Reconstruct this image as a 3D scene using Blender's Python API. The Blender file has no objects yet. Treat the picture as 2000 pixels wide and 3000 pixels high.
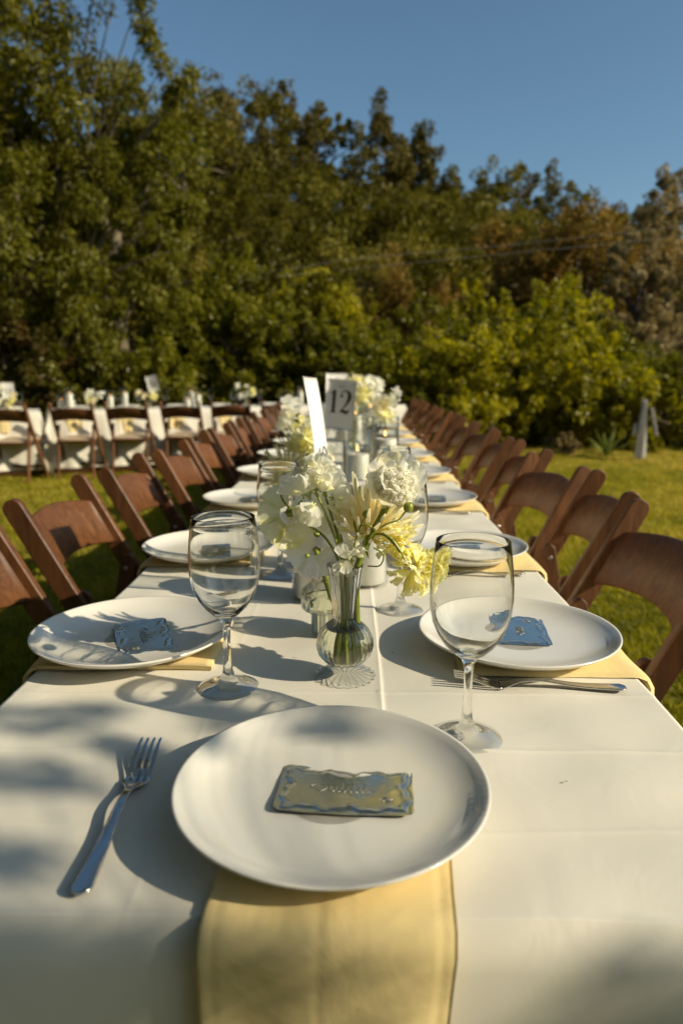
import bpy, math, random
import numpy as np
from mathutils import Vector, Matrix
random.seed(7)
R = math.radians
sc = bpy.context.scene
C = sc.collection

# ------------------------------------------------------------------ camera
cam_d = bpy.data.cameras.new('camera')
cam = bpy.data.objects.new('camera', cam_d); C.objects.link(cam)
sc.camera = cam
cam.location = (0, 0, 1.125)
cam.rotation_euler = (R(90) - 0.193, 0, 0.017)
cam_d.sensor_fit = 'HORIZONTAL'; cam_d.sensor_width = 24.0
cam_d.lens = 24.84
cam_d.clip_start = 0.05; cam_d.clip_end = 500
cam_d.dof.use_dof = True
cam_d.dof.focus_distance = 0.86
cam_d.dof.aperture_fstop = 4.2
cam_d.dof.aperture_blades = 0

# ------------------------------------------------------------------ sky and sun
SUN_EL, SUN_ROT = R(29), R(106.5)          # the sun stands to the right and a little behind the camera
sun_dir = Vector((math.sin(SUN_ROT) * math.cos(SUN_EL), math.cos(SUN_ROT) * math.cos(SUN_EL), math.sin(SUN_EL)))
world = bpy.data.worlds.new('World'); sc.world = world; world.use_nodes = True
wn = world.node_tree; wn.nodes.clear()
wo = wn.nodes.new('ShaderNodeOutputWorld'); wb = wn.nodes.new('ShaderNodeBackground')
sky = wn.nodes.new('ShaderNodeTexSky'); sky.sky_type = 'NISHITA'; sky.sun_disc = False
sky.sun_elevation = SUN_EL; sky.sun_rotation = SUN_ROT
sky.altitude = 300; sky.air_density = 1.0; sky.dust_density = 1.2; sky.ozone_density = 2.4
tint = wn.nodes.new('ShaderNodeVectorMath'); tint.operation = 'MULTIPLY'; tint.inputs[1].default_value = (.93, 1.07, 1.02)
wn.links.new(sky.outputs[0], tint.inputs[0]); wn.links.new(tint.outputs[0], wb.inputs[0]); wn.links.new(wb.outputs[0], wo.inputs[0])
wb.inputs[1].default_value = 0.074
sd = bpy.data.lights.new('sun', 'SUN'); sun = bpy.data.objects.new('sun', sd); C.objects.link(sun)
sd.energy = 3.7; sd.angle = R(0.53); sd.color = (1.0, 0.87, 0.63)
sun.rotation_euler = (-sun_dir).to_track_quat('-Z', 'Y').to_euler()
sun.location = (10, -3, 12)
try:
    sd.cycles.is_caustics_light = True
except Exception:
    pass
sc.view_settings.view_transform = 'Standard'; sc.view_settings.look = 'None'
sc.view_settings.exposure = 0.54; sc.view_settings.gamma = 1.0
sc.view_settings.use_curve_mapping = False
cy = sc.cycles
cy.max_bounces = 14; cy.diffuse_bounces = 5; cy.glossy_bounces = 4; cy.transmission_bounces = 12
cy.transparent_max_bounces = 12; cy.sample_clamp_indirect = 8.0; cy.sample_clamp_direct = 0
cy.caustics_reflective = False; cy.caustics_refractive = True; cy.blur_glossy = 0.5
try:
    cy.use_denoising = True; cy.denoiser = 'OPENIMAGEDENOISE'
except Exception:
    pass

# ------------------------------------------------------------------ materials
def nodes(name):
    m = bpy.data.materials.new(name); m.use_nodes = True
    nt = m.node_tree; nt.nodes.clear()
    out = nt.nodes.new('ShaderNodeOutputMaterial')
    return m, nt, out
def N(nt, t, **kw):
    n = nt.nodes.new(t)
    for k, v in kw.items(): setattr(n, k, v)
    return n
def ramp(nt, fac, stops):
    r = N(nt, 'ShaderNodeValToRGB')
    e = r.color_ramp.elements
    while len(e) < len(stops): e.new(0.5)
    for k, (p, c) in enumerate(stops):
        e[k].position = p; e[k].color = (*c, 1)
    nt.links.new(fac, r.inputs[0]); return r.outputs[0]
def noise(nt, scale, detail=3, vec=None, rough=.55, dist=0):
    n = N(nt, 'ShaderNodeTexNoise'); n.inputs['Scale'].default_value = scale
    n.inputs['Detail'].default_value = detail; n.inputs['Roughness'].default_value = rough
    n.inputs['Distortion'].default_value = dist
    if vec is not None: nt.links.new(vec, n.inputs['Vector'])
    return n.outputs['Fac']
def mapping(nt, scale=(1, 1, 1), kind='Object'):
    tc = N(nt, 'ShaderNodeTexCoord'); mp = N(nt, 'ShaderNodeMapping')
    mp.inputs['Scale'].default_value = scale
    nt.links.new(tc.outputs[kind], mp.inputs['Vector']); return mp.outputs[0]
def bump(nt, h, strength, dist):
    b = N(nt, 'ShaderNodeBump'); b.inputs['Strength'].default_value = strength
    b.inputs['Distance'].default_value = dist
    nt.links.new(h, b.inputs['Height']); return b.outputs[0]
def principled(nt, out, **kw):
    p = N(nt, 'ShaderNodeBsdfPrincipled')
    for k, v in kw.items():
        i = p.inputs[k.replace('_', ' ')]
        if hasattr(v, 'links') or isinstance(v, bpy.types.NodeSocket): nt.links.new(v, i)
        else: i.default_value = v
    nt.links.new(p.outputs[0], out.inputs[0]); return p

def mat_cloth(name, c1, c2, wr=0.5, trans=0.0):
    m, nt, out = nodes(name)
    v = mapping(nt)
    col = ramp(nt, noise(nt, 3, 4, v), [(.3, c1), (.7, c2)])
    wv = noise(nt, 900, 2, v)
    big = noise(nt, 11, 4, v, .5, .6)
    mx = N(nt, 'ShaderNodeMath', operation='MULTIPLY_ADD'); mx.inputs[1].default_value = .03
    nt.links.new(wv, mx.inputs[0]); nt.links.new(big, mx.inputs[2])
    nb = bump(nt, mx.outputs[0], wr, .012)
    p = principled(nt, out, Base_Color=col, Roughness=.82, Normal=nb)
    p.inputs['Specular IOR Level'].default_value = .2
    p.inputs['Sheen Weight'].default_value = .08
    if trans:
        t = N(nt, 'ShaderNodeBsdfTranslucent'); nt.links.new(col, t.inputs[0])
        mi = N(nt, 'ShaderNodeMixShader'); mi.inputs[0].default_value = trans
        nt.links.new(p.outputs[0], mi.inputs[1]); nt.links.new(t.outputs[0], mi.inputs[2]); nt.links.new(mi.outputs[0], out.inputs[0])
    return m
M = {}
M['cloth'] = mat_cloth('linen_offwhite', (.77, .73, .63), (.80, .765, .67), .14, .06)
M['napkin'] = mat_cloth('linen_yellow', (.84, .66, .31), (.88, .71, .36), .35, .10)

m, nt, out = nodes('white_glaze')
p = principled(nt, out, Base_Color=(.80, .77, .70, 1), Roughness=.16)
p.inputs['Coat Weight'].default_value = .4; p.inputs['Coat Roughness'].default_value = .08
M['china'] = m

def mat_glass(name, ior=1.48, tint=(1, 1, 1), rough=0.0, wav=0.0):
    m, nt, out = nodes(name)
    g = N(nt, 'ShaderNodeBsdfGlass'); g.inputs['Color'].default_value = (*tint, 1)
    g.inputs['IOR'].default_value = ior; g.inputs['Roughness'].default_value = rough
    nt.links.new(g.outputs[0], out.inputs[0])
    if wav:
        nb = bump(nt, noise(nt, 38, 2, mapping(nt, (1, 1, 2.2))), wav, .002)
        nt.links.new(nb, g.inputs['Normal'])
    return m
M['glass'] = mat_glass('clear_glass', 1.46, (.995, .995, .985))
m, nt, out = nodes('thin_walled_glass')       # walls too thin to bend what is seen through them
tr = N(nt, 'ShaderNodeBsdfTransparent'); tr.inputs[0].default_value = (.975, .98, .97, 1)
gl = N(nt, 'ShaderNodeBsdfGlossy'); gl.inputs['Roughness'].default_value = .02
lf = N(nt, 'ShaderNodeLayerWeight'); lf.inputs[0].default_value = .5
lw = N(nt, 'ShaderNodeMath', operation='POWER'); lw.inputs[1].default_value = 2.4; nt.links.new(lf.outputs['Facing'], lw.inputs[0])
mi = N(nt, 'ShaderNodeMixShader'); nt.links.new(lw.outputs[0], mi.inputs[0]); nt.links.new(tr.outputs[0], mi.inputs[1]); nt.links.new(gl.outputs[0], mi.inputs[2])
nt.links.new(mi.outputs[0], out.inputs[0]); M['glass_far'] = m
m, nt, out = nodes('thin_ribbed_glass')
tr = N(nt, 'ShaderNodeBsdfTransparent'); tr.inputs[0].default_value = (.965, .97, .955, 1)
gl = N(nt, 'ShaderNodeBsdfGlossy'); gl.inputs['Roughness'].default_value = .04
lf = N(nt, 'ShaderNodeLayerWeight'); lf.inputs[0].default_value = .5
lw = N(nt, 'ShaderNodeMath', operation='POWER'); lw.inputs[1].default_value = 1.5; nt.links.new(lf.outputs['Facing'], lw.inputs[0])
mi = N(nt, 'ShaderNodeMixShader'); nt.links.new(lw.outputs[0], mi.inputs[0]); nt.links.new(tr.outputs[0], mi.inputs[1]); nt.links.new(gl.outputs[0], mi.inputs[2])
nt.links.new(mi.outputs[0], out.inputs[0]); M['glass_rib'] = m
M['water'] = mat_glass('water', 1.33, (.99, .99, .88))

m, nt, out = nodes('candle_wax')
p = principled(nt, out, Base_Color=(.86, .84, .79, 1), Roughness=.5)
p.inputs['Subsurface Weight'].default_value = .25; p.inputs['Subsurface Radius'].default_value = (.02, .012, .008)
p.inputs['Subsurface Scale'].default_value = .5
M['wax'] = m
m, nt, out = nodes('flame')
e = N(nt, 'ShaderNodeEmission'); e.inputs[0].default_value = (1, .5, .15, 1); e.inputs[1].default_value = 4
nt.links.new(e.outputs[0], out.inputs[0]); M['flame'] = m
m, nt, out = nodes('wick'); principled(nt, out, Base_Color=(.03, .02, .02, 1), Roughness=.9); M['wick'] = m

m, nt, out = nodes('cutlery_steel')
nb = bump(nt, noise(nt, 60, 2, mapping(nt, (1, .1, 1))), .08, .002)
principled(nt, out, Base_Color=(.62, .60, .57, 1), Metallic=1.0, Roughness=.16, Normal=nb); M['steel'] = m
m, nt, out = nodes('embossed_foil')
v = mapping(nt)
nb = bump(nt, noise(nt, 38, 2, v, .5, 1.0), .22, .0025)
principled(nt, out, Base_Color=(.80, .78, .70, 1), Metallic=1.0, Roughness=.20, Normal=nb); M['foil'] = m

m, nt, out = nodes('foil_lettering'); principled(nt, out, Base_Color=(.34, .33, .28, 1), Metallic=.8, Roughness=.55); M['foil_dark'] = m
def mat_wood(name, c1, c2, c3, rough=.5):
    m, nt, out = nodes(name)
    oi = N(nt, 'ShaderNodeObjectInfo')
    v = mapping(nt, (9, 9, 1.2))
    add = N(nt, 'ShaderNodeVectorMath', operation='ADD')
    nt.links.new(v, add.inputs[0]); nt.links.new(oi.outputs['Random'], add.inputs[1])
    n1 = noise(nt, 5, 5, add.outputs[0], .6, 1.2)
    col = ramp(nt, n1, [(.25, c1), (.5, c2), (.78, c3)])
    wear = noise(nt, 14, 4, add.outputs[0], .7)
    rr = N(nt, 'ShaderNodeMath', operation='MULTIPLY_ADD'); rr.inputs[1].default_value = .35; rr.inputs[2].default_value = rough - .15
    nt.links.new(wear, rr.inputs[0])
    hv = N(nt, 'ShaderNodeHueSaturation'); nt.links.new(col, hv.inputs['Color'])
    mr = N(nt, 'ShaderNodeMapRange'); mr.inputs['To Min'].default_value = .8; mr.inputs['To Max'].default_value = 1.2
    nt.links.new(oi.outputs['Random'], mr.inputs['Value']); nt.links.new(mr.outputs[0], hv.inputs['Value'])
    principled(nt, out, Base_Color=hv.outputs[0], Roughness=rr.outputs[0], Normal=bump(nt, n1, .12, .004))
    return m
M['wood'] = mat_wood('stained_wood', (.062, .022, .007), (.125, .047, .014), (.20, .080, .024))
m, nt, out = nodes('seat_vinyl')
principled(nt, out, Base_Color=(.50, .39, .27, 1), Roughness=.5, Normal=bump(nt, noise(nt, 120, 2), .1, .002)); M['vinyl'] = m
m, nt, out = nodes('zinc_bolt'); principled(nt, out, Base_Color=(.5, .48, .45, 1), Metallic=1.0, Roughness=.35); M['bolt'] = m
m, nt, out = nodes('table_leg_steel'); principled(nt, out, Base_Color=(.10, .10, .10, 1), Metallic=.6, Roughness=.5); M['darksteel'] = m
m, nt, out = nodes('table_ply'); principled(nt, out, Base_Color=(.35, .24, .14, 1), Roughness=.7, Normal=bump(nt, noise(nt, 30), .1, .002)); M['ply'] = m
m, nt, out = nodes('card_stock'); principled(nt, out, Base_Color=(.80, .79, .78, 1), Roughness=.75, Normal=bump(nt, noise(nt, 400), .05, .001)); M['card'] = m
m, nt, out = nodes('card_ink'); principled(nt, out, Base_Color=(.055, .05, .035, 1), Roughness=.6); M['ink'] = m
m, nt, out = nodes('sheer_ribbon')
p = N(nt, 'ShaderNodeBsdfDiffuse'); p.inputs[0].default_value = (.62, .60, .58, 1)
t = N(nt, 'ShaderNodeBsdfTranslucent'); t.inputs[0].default_value = (.62, .60, .58, 1)
mi = N(nt, 'ShaderNodeMixShader'); mi.inputs[0].default_value = .5
nt.links.new(p.outputs[0], mi.inputs[1]); nt.links.new(t.outputs[0], mi.inputs[2]); nt.links.new(mi.outputs[0], out.inputs[0]); M['ribbon'] = m
m, nt, out = nodes('wire_metal'); principled(nt, out, Base_Color=(.22, .21, .18, 1), Roughness=.6); M['wire'] = m

def mat_leaf(name, dark, mid, light, trans=.35, gloss=.06, rough=.45, scale=1.0):
    """foliage: the colour of each leaf comes from its own 'tint' value"""
    m, nt, out = nodes(name)
    at = N(nt, 'ShaderNodeAttribute'); at.attribute_name = 'tint'
    col = ramp(nt, at.outputs['Fac'], [(.0, dark), (.5, mid), (1., light)])
    d = N(nt, 'ShaderNodeBsdfDiffuse'); nt.links.new(col, d.inputs[0])
    t = N(nt, 'ShaderNodeBsdfTranslucent')
    hs = N(nt, 'ShaderNodeHueSaturation'); hs.inputs['Value'].default_value = 1.25; hs.inputs['Saturation'].default_value = 1.1
    nt.links.new(col, hs.inputs['Color']); nt.links.new(hs.outputs[0], t.inputs[0])
    mi = N(nt, 'ShaderNodeMixShader'); mi.inputs[0].default_value = trans
    nt.links.new(d.outputs[0], mi.inputs[1]); nt.links.new(t.outputs[0], mi.inputs[2])
    g = N(nt, 'ShaderNodeBsdfGlossy'); g.inputs['Roughness'].default_value = rough; g.inputs[0].default_value = (.9, .9, .8, 1)
    m2 = N(nt, 'ShaderNodeMixShader'); m2.inputs[0].default_value = gloss * .35
    nt.links.new(mi.outputs[0], m2.inputs[1]); nt.links.new(g.outputs[0], m2.inputs[2]); nt.links.new(m2.outputs[0], out.inputs[0])
    return m
M['leaf_tall'] = mat_leaf('leaf_pepper', (.068, .066, .005), (.155, .150, .011), (.27, .25, .06), .45, .04)
M['leaf_hedge'] = mat_leaf('leaf_hedge', (.13, .12, .006), (.33, .30, .010), (.56, .49, .05), .5)
M['leaf_green'] = mat_leaf('leaf_green', (.085, .086, .005), (.185, .18, .010), (.31, .29, .03), .45)
M['leaf_reddish'] = mat_leaf('leaf_red', (.06, .050, .008), (.10, .080, .014), (.17, .07, .03))
M['leaf_oak'] = mat_leaf('leaf_oak', (.052, .046, .005), (.13, .115, .012), (.24, .20, .035), .32, .03)
M['leaf_olive'] = mat_leaf('leaf_olive', (.055, .047, .010), (.125, .105, .027), (.21, .165, .055), .3, .03)
M['leaf_bronze'] = mat_leaf('leaf_bronze', (.11, .070, .012), (.24, .155, .032), (.40, .27, .09), .35, .03)
M['leaf_tan'] = mat_leaf('leaf_tan', (.15, .115, .04), (.30, .23, .10), (.48, .39, .21), .3, .03)
M['blade'] = mat_leaf('grass_blade', (.16, .17, .010), (.38, .35, .022), (.64, .50, .13), .45, .04)
M['agave'] = mat_leaf('agave_leaf', (.08, .11, .02), (.18, .22, .05), (.28, .32, .1), .15)
M['petal_white'] = mat_leaf('petal_white', (.78, .77, .62), (.88, .87, .78), (.93, .92, .87), .6, .05)
M['petal_cream'] = mat_leaf('petal_cream', (.80, .72, .44), (.89, .83, .60), (.92, .89, .74), .6, .05)
M['petal_yellow'] = mat_leaf('petal_yellow', (.76, .72, .26), (.88, .85, .46), (.93, .91, .76), .6, .05)
M['petal_green'] = mat_leaf('petal_green', (.66, .66, .36), (.80, .79, .55), (.88, .87, .70), .6, .05)
M['stem'] = mat_leaf('stem_green', (.10, .14, .008), (.21, .26, .015), (.36, .40, .05), .15, .25, .3)

def mat_bark(name, c1, c2):
    m, nt, out = nodes(name)
    n1 = noise(nt, 6, 5, mapping(nt, (3, 3, .6)), .65)
    principled(nt, out, Base_Color=ramp(nt, n1, [(.3, c1), (.7, c2)]), Roughness=.9, Normal=bump(nt, n1, .6, .05)); return m
M['bark'] = mat_bark('bark', (.06, .045, .03), (.16, .12, .08))
M['bark_pale'] = mat_bark('bark_pale', (.10, .08, .05), (.22, .18, .12))
m, nt, out = nodes('lawn_soil')
v = mapping(nt)
n1 = noise(nt, .8, 6, v, .6); n2 = noise(nt, 40, 4, v, .7)
mm = N(nt, 'ShaderNodeMath', operation='MULTIPLY_ADD'); mm.inputs[1].default_value = .5
nt.links.new(n2, mm.inputs[0]); nt.links.new(n1, mm.inputs[2])
col = ramp(nt, mm.outputs[0], [(.45, (.07, .072, .006)), (.75, (.15, .14, .012)), (1., (.28, .22, .05))])
principled(nt, out, Base_Color=col, Roughness=.95, Normal=bump(nt, n2, 1, .03)); M['lawn'] = m
m, nt, out = nodes('dry_hillside')
v = mapping(nt)
n1 = noise(nt, .35, 6, v, .65); n2 = noise(nt, 5, 5, v, .7)
mm = N(nt, 'ShaderNodeMath', operation='MULTIPLY_ADD'); mm.inputs[1].default_value = .5
nt.links.new(n2, mm.inputs[0]); nt.links.new(n1, mm.inputs[2])
col = ramp(nt, mm.outputs[0], [(.5, (.05, .040, .010)), (.8, (.10, .076, .02)), (1., (.26, .17, .07))])
principled(nt, out, Base_Color=col, Roughness=.95, Normal=bump(nt, n2, 1, .3)); M['hill'] = m

# ------------------------------------------------------------------ mesh helpers
class MB:
    def __init__(s): s.v = []; s.f = []; s.t = []
    def add(s, vs, fs, tint=.5):
        b = len(s.v); s.v += [tuple(v) for v in vs]; s.f += [tuple(b + i for i in f) for f in fs]
        s.t += (list(tint) if hasattr(tint, '__len__') else [tint] * len(vs))
    def box(s, c, d, rot=None, bev=0):
        x, y, z = (k / 2 for k in d); b = min(bev, x * .9, y * .9, z * .9)
        if b > 0:
            vs = []
            for sx in (-1, 1):
                for sy in (-1, 1):
                    for sz in (-1, 1):
                        vs += [(sx * x, sy * (y - b), sz * (z - b)), (sx * (x - b), sy * y, sz * (z - b)), (sx * (x - b), sy * (y - b), sz * z)]
            def i(sx, sy, sz, k): return ((sx > 0) * 4 + (sy > 0) * 2 + (sz > 0)) * 3 + k
            fs = [(i(a, -1, -1, 0), i(a, 1, -1, 0), i(a, 1, 1, 0), i(a, -1, 1, 0)) for a in (-1, 1)]
            fs += [(i(-1, a, -1, 1), i(1, a, -1, 1), i(1, a, 1, 1), i(-1, a, 1, 1)) for a in (-1, 1)]
            fs += [(i(-1, -1, a, 2), i(1, -1, a, 2), i(1, 1, a, 2), i(-1, 1, a, 2)) for a in (-1, 1)]
            for a in (-1, 1):
                for c_ in (-1, 1):
                    fs.append((i(a, c_, -1, 0), i(a, c_, 1, 0), i(a, c_, 1, 1), i(a, c_, -1, 1)))
                    fs.append((i(a, -1, c_, 0), i(a, 1, c_, 0), i(a, 1, c_, 2), i(a, -1, c_, 2)))
                    fs.append((i(-1, a, c_, 1), i(1, a, c_, 1), i(1, a, c_, 2), i(-1, a, c_, 2)))
                    for d_ in (-1, 1): fs.append((i(a, c_, d_, 0), i(a, c_, d_, 1), i(a, c_, d_, 2)))
        else:
            vs = [(sx * x, sy * y, sz * z) for sx in (-1, 1) for sy in (-1, 1) for sz in (-1, 1)]
            fs = [(0, 1, 3, 2), (4, 6, 7, 5), (0, 4, 5, 1), (2, 3, 7, 6), (0, 2, 6, 4), (1, 5, 7, 3)]
        if rot is not None: vs = [rot @ Vector(v) for v in vs]
        s.add([(v[0] + c[0], v[1] + c[1], v[2] + c[2]) for v in vs], fs)
    def tube(s, pts, rad, n=8, tint=.5, cap=True):
        pts = [Vector(p) for p in pts]; k = len(pts)
        if not hasattr(rad, '__len__'): rad = [rad] * k
        vs = []; up = None
        for i, p in enumerate(pts):
            t = (pts[min(i + 1, k - 1)] - pts[max(i - 1, 0)]).normalized()
            if up is None:
                up = t.orthogonal().normalized()
            up = (up - t * up.dot(t))
            up = up.normalized() if up.length > 1e-6 else t.orthogonal().normalized()
            w = t.cross(up)
            for a in range(n):
                th = 2 * math.pi * a / n
                vs.append(p + (up * math.cos(th) + w * math.sin(th)) * rad[i])
        fs = [(i * n + a, i * n + (a + 1) % n, (i + 1) * n + (a + 1) % n, (i + 1) * n + a) for i in range(k - 1) for a in range(n)]
        if cap: fs += [tuple(range(n))[::-1], tuple((k - 1) * n + a for a in range(n))]
        s.add(vs, fs, tint)
    def lathe(s, prof, n=48, c=(0, 0, 0), rib=None, tint=.5):
        """prof: (r, z) from bottom axis over the outside to the top, and back down inside; rib(theta, z) scales r"""
        vs = []; k = len(prof)
        for r, z in prof:
            for a in range(n):
                th = 2 * math.pi * a / n
                rr = r * (rib(th, z) if rib else 1)
                vs.append((c[0] + rr * math.cos(th), c[1] + rr * math.sin(th), c[2] + z))
        fs = [(i * n + a, i * n + (a + 1) % n, (i + 1) * n + (a + 1) % n, (i + 1) * n + a) for i in range(k - 1) for a in range(n)]
        if prof[0][0] < 1e-4:
            vs.append((c[0], c[1], c[2] + prof[0][1])); j = len(vs) - 1
            fs = fs[n:]; fs += [(j, n + (a + 1) % n, n + a) for a in range(n)]
        if prof[-1][0] < 1e-4:
            vs.append((c[0], c[1], c[2] + prof[-1][1])); j = len(vs) - 1
            fs = fs[:-n]; b = (k - 2) * n; fs += [(j, b + a, b + (a + 1) % n) for a in range(n)]
        s.add(vs, fs, tint)
    def grid(s, fn, nu, nv, tint=None):
        vs = []; tt = []
        for j in range(nv + 1):
            for i in range(nu + 1):
                u, v = i / nu, j / nv
                vs.append(fn(u, v)); tt.append(tint(u, v) if tint else .5)
        fs = [(j * (nu + 1) + i, j * (nu + 1) + i + 1, (j + 1) * (nu + 1) + i + 1, (j + 1) * (nu + 1) + i) for j in range(nv) for i in range(nu)]
        s.add(vs, fs, tt)
    def mesh(s, name, mat, smooth=True, tint=False):
        me = bpy.data.meshes.new(name); me.from_pydata(s.v, [], s.f)
        me.materials.append(mat)
        if smooth: me.polygons.foreach_set('use_smooth', [True] * len(me.polygons))
        if tint:
            a = me.attributes.new('tint', 'FLOAT', 'POINT'); a.data.foreach_set('value', s.t)
        me.validate(); me.update()
        # drop unused verts left by lathe axis rings
        return me
    def build(s, name, mat, parent=None, smooth=True, tint=False, loc=None):
        return obj(name, s.mesh(name, mat, smooth, tint), parent, loc)
def obj(name, me, parent=None, loc=None):
    o = bpy.data.objects.new(name, me); C.objects.link(o)
    if parent: o.parent = parent
    if loc: o.location = loc
    return o
def np_mesh(name, V, Q, mat, tint=None, smooth=False):
    """V (n,3); Q (m,k) faces of equal size"""
    me = bpy.data.meshes.new(name); n, m, k = len(V), len(Q), Q.shape[1]
    me.vertices.add(n); me.vertices.foreach_set('co', V.astype(np.float32).ravel())
    me.loops.add(m * k); me.loops.foreach_set('vertex_index', Q.astype(np.int32).ravel())
    me.polygons.add(m); me.polygons.foreach_set('loop_start', np.arange(m, dtype=np.int32) * k)
    me.update(calc_edges=True)
    if smooth: me.polygons.foreach_set('use_smooth', np.ones(m, bool))
    if tint is not None:
        a = me.attributes.new('tint', 'FLOAT', 'POINT'); a.data.foreach_set('value', tint.astype(np.float32))
    me.materials.append(mat); return me
def tag(o, label, cat=None, group=None, kind=None):
    if label: o['label'] = label
    if cat: o['category'] = cat
    if group: o['group'] = group
    if kind: o['kind'] = kind
    return o
def thing(name, label, cat, loc=(0, 0, 0), rz=0, group=None):
    o = bpy.data.objects.new(name, None); C.objects.link(o); o.empty_display_size = .05
    o.location = loc; o.rotation_euler = (0, 0, rz)
    return tag(o, label, cat, group)
def dup(src, loc, rz=0, label=None, scale=None):
    """a copy of a thing with copies of its parts and their sub-parts (mesh data shared)"""
    r = src.copy(); C.objects.link(r); r.location = loc; r.rotation_euler = (r.rotation_euler[0], r.rotation_euler[1], rz)
    if scale: r.scale = (scale,) * 3 if not hasattr(scale, '__len__') else scale
    if label: r['label'] = label
    for ch in src.children:
        c = ch.copy(); C.objects.link(c); c.parent = r
        for g in ch.children:
            d = g.copy(); C.objects.link(d); d.parent = c
    return r
def crom(pts, n=8):
    pts = [Vector(p) for p in pts]; P = [pts[0] * 2 - pts[1]] + pts + [pts[-1] * 2 - pts[-2]]
    out = []
    for i in range(1, len(P) - 2):
        for k in range(n):
            t = k / n; a, b, c, d = P[i - 1:i + 3]
            out.append(.5 * ((2 * b) + (-a + c) * t + (2 * a - 5 * b + 4 * c - d) * t * t + (-a + 3 * b - 3 * c + d) * t ** 3))
    out.append(pts[-1]); return out
def caster(o):
    try: o.cycles.is_caustics_caster = True
    except Exception: pass
def receiver(o):
    try: o.cycles.is_caustics_receiver = True
    except Exception: pass

ORD = ['first', 'second', 'third', 'fourth', 'fifth', 'sixth', 'seventh', 'eighth', 'ninth', 'tenth', 'eleventh', 'twelfth', 'thirteenth', 'fourteenth', 'fifteenth', 'sixteenth', 'seventeenth']

# ================================================================== THE SETTING
# ground
GX = np.linspace(-60, 60, 61); GY = np.concatenate([np.linspace(-25, 12.5, 26)])
def hill_h(x, y):
    k = np.clip((y - 12.8) / 24, 0, 1.25)
    base = 8.3 - .20 * np.clip(x, -14, 4) - .36 * np.clip(x - 4, 0, 9)
    return np.maximum(0, base) * (k ** .85) + .35 * np.sin(x * .4 + y * .3) * np.clip((y - 14) / 6, 0, 1)
X, Y = np.meshgrid(GX, GY)
V = np.stack([X.ravel(), Y.ravel(), np.zeros(X.size)], 1)
def gridq(nx, ny):
    i = np.arange(ny - 1)[:, None] * nx + np.arange(nx - 1)[None]; i = i.ravel()
    return np.stack([i, i + 1, i + nx + 1, i + nx], 1)
g = obj('ground', np_mesh('ground', V, gridq(len(GX), len(GY)), M['lawn'])); tag(g, 'mown lawn under the long tables', kind='structure')
HX = np.linspace(-70, 90, 161); HY = np.linspace(12.5, 52, 60)
X, Y = np.meshgrid(HX, HY)
V = np.stack([X.ravel(), Y.ravel(), hill_h(X, Y).ravel()], 1)
g = obj('hillside', np_mesh('hillside', V, gridq(len(HX), len(HY)), M['hill'], smooth=True)); tag(g, 'dry wooded slope rising behind the garden', kind='structure')

# grass blades: nobody could count them
rng = np.random.default_rng(3)
def grass(n):
    y = 1.2 + 10.6 * rng.random(n * 3) ** 1.35
    x = (rng.random(n * 3) * 2 - 1) * (.56 * y + .6) + .1
    keep = ~((x > -.42) & (x < .36) & (y < 8.5)); x = x[keep][:n]; y = y[keep][:n]; n = len(x)
    clump = np.sin(x * 5.1 + 2 * np.sin(y * 3.3)) * np.sin(y * 4.7 + 1.7 * np.sin(x * 2.9))
    patch = np.sin(x * .9 + 1.3 * np.sin(y * .7 + 1)) * np.sin(y * 1.3 + np.sin(x * 1.1))
    fine = np.sin(x * 17 + 3 * np.sin(y * 11)) * np.sin(y * 15 + 2 * np.sin(x * 13)); h = (.026 + .014 * rng.random(n)) * (1 + .35 * clump + .35 * fine); w = .0022 + .0012 * rng.random(n) + .00035 * y
    a = rng.random(n) * 2 * np.pi; ln = rng.normal(0, .022, (n, 2))
    V = np.empty((n, 3, 3)); ca, sa = np.cos(a) * w, np.sin(a) * w
    V[:, 0] = np.stack([x - ca, y - sa, np.zeros(n) + .001], 1); V[:, 1] = np.stack([x + ca, y + sa, np.zeros(n) + .001], 1)
    V[:, 2] = np.stack([x + ln[:, 0], y + ln[:, 1], h], 1)
    dry = np.clip((y - 7.5) / 4, 0, 1) * .35 + .12 * np.clip(x - 1, 0, 3) / 3
    t = np.clip(.42 + .20 * rng.normal(size=n) + .14 * clump + .16 * fine + .18 * patch + dry * (rng.random(n) < .7), 0, 1)
    return V.reshape(-1, 3), np.arange(n * 3).reshape(-1, 3), np.repeat(t, 3)
V, Q, T = grass(330000)
g = obj('grass', np_mesh('grass', V, Q, M['blade'], T)); tag(g, 'short sunlit lawn grass with dry patches', 'grass', kind='stuff')

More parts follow.
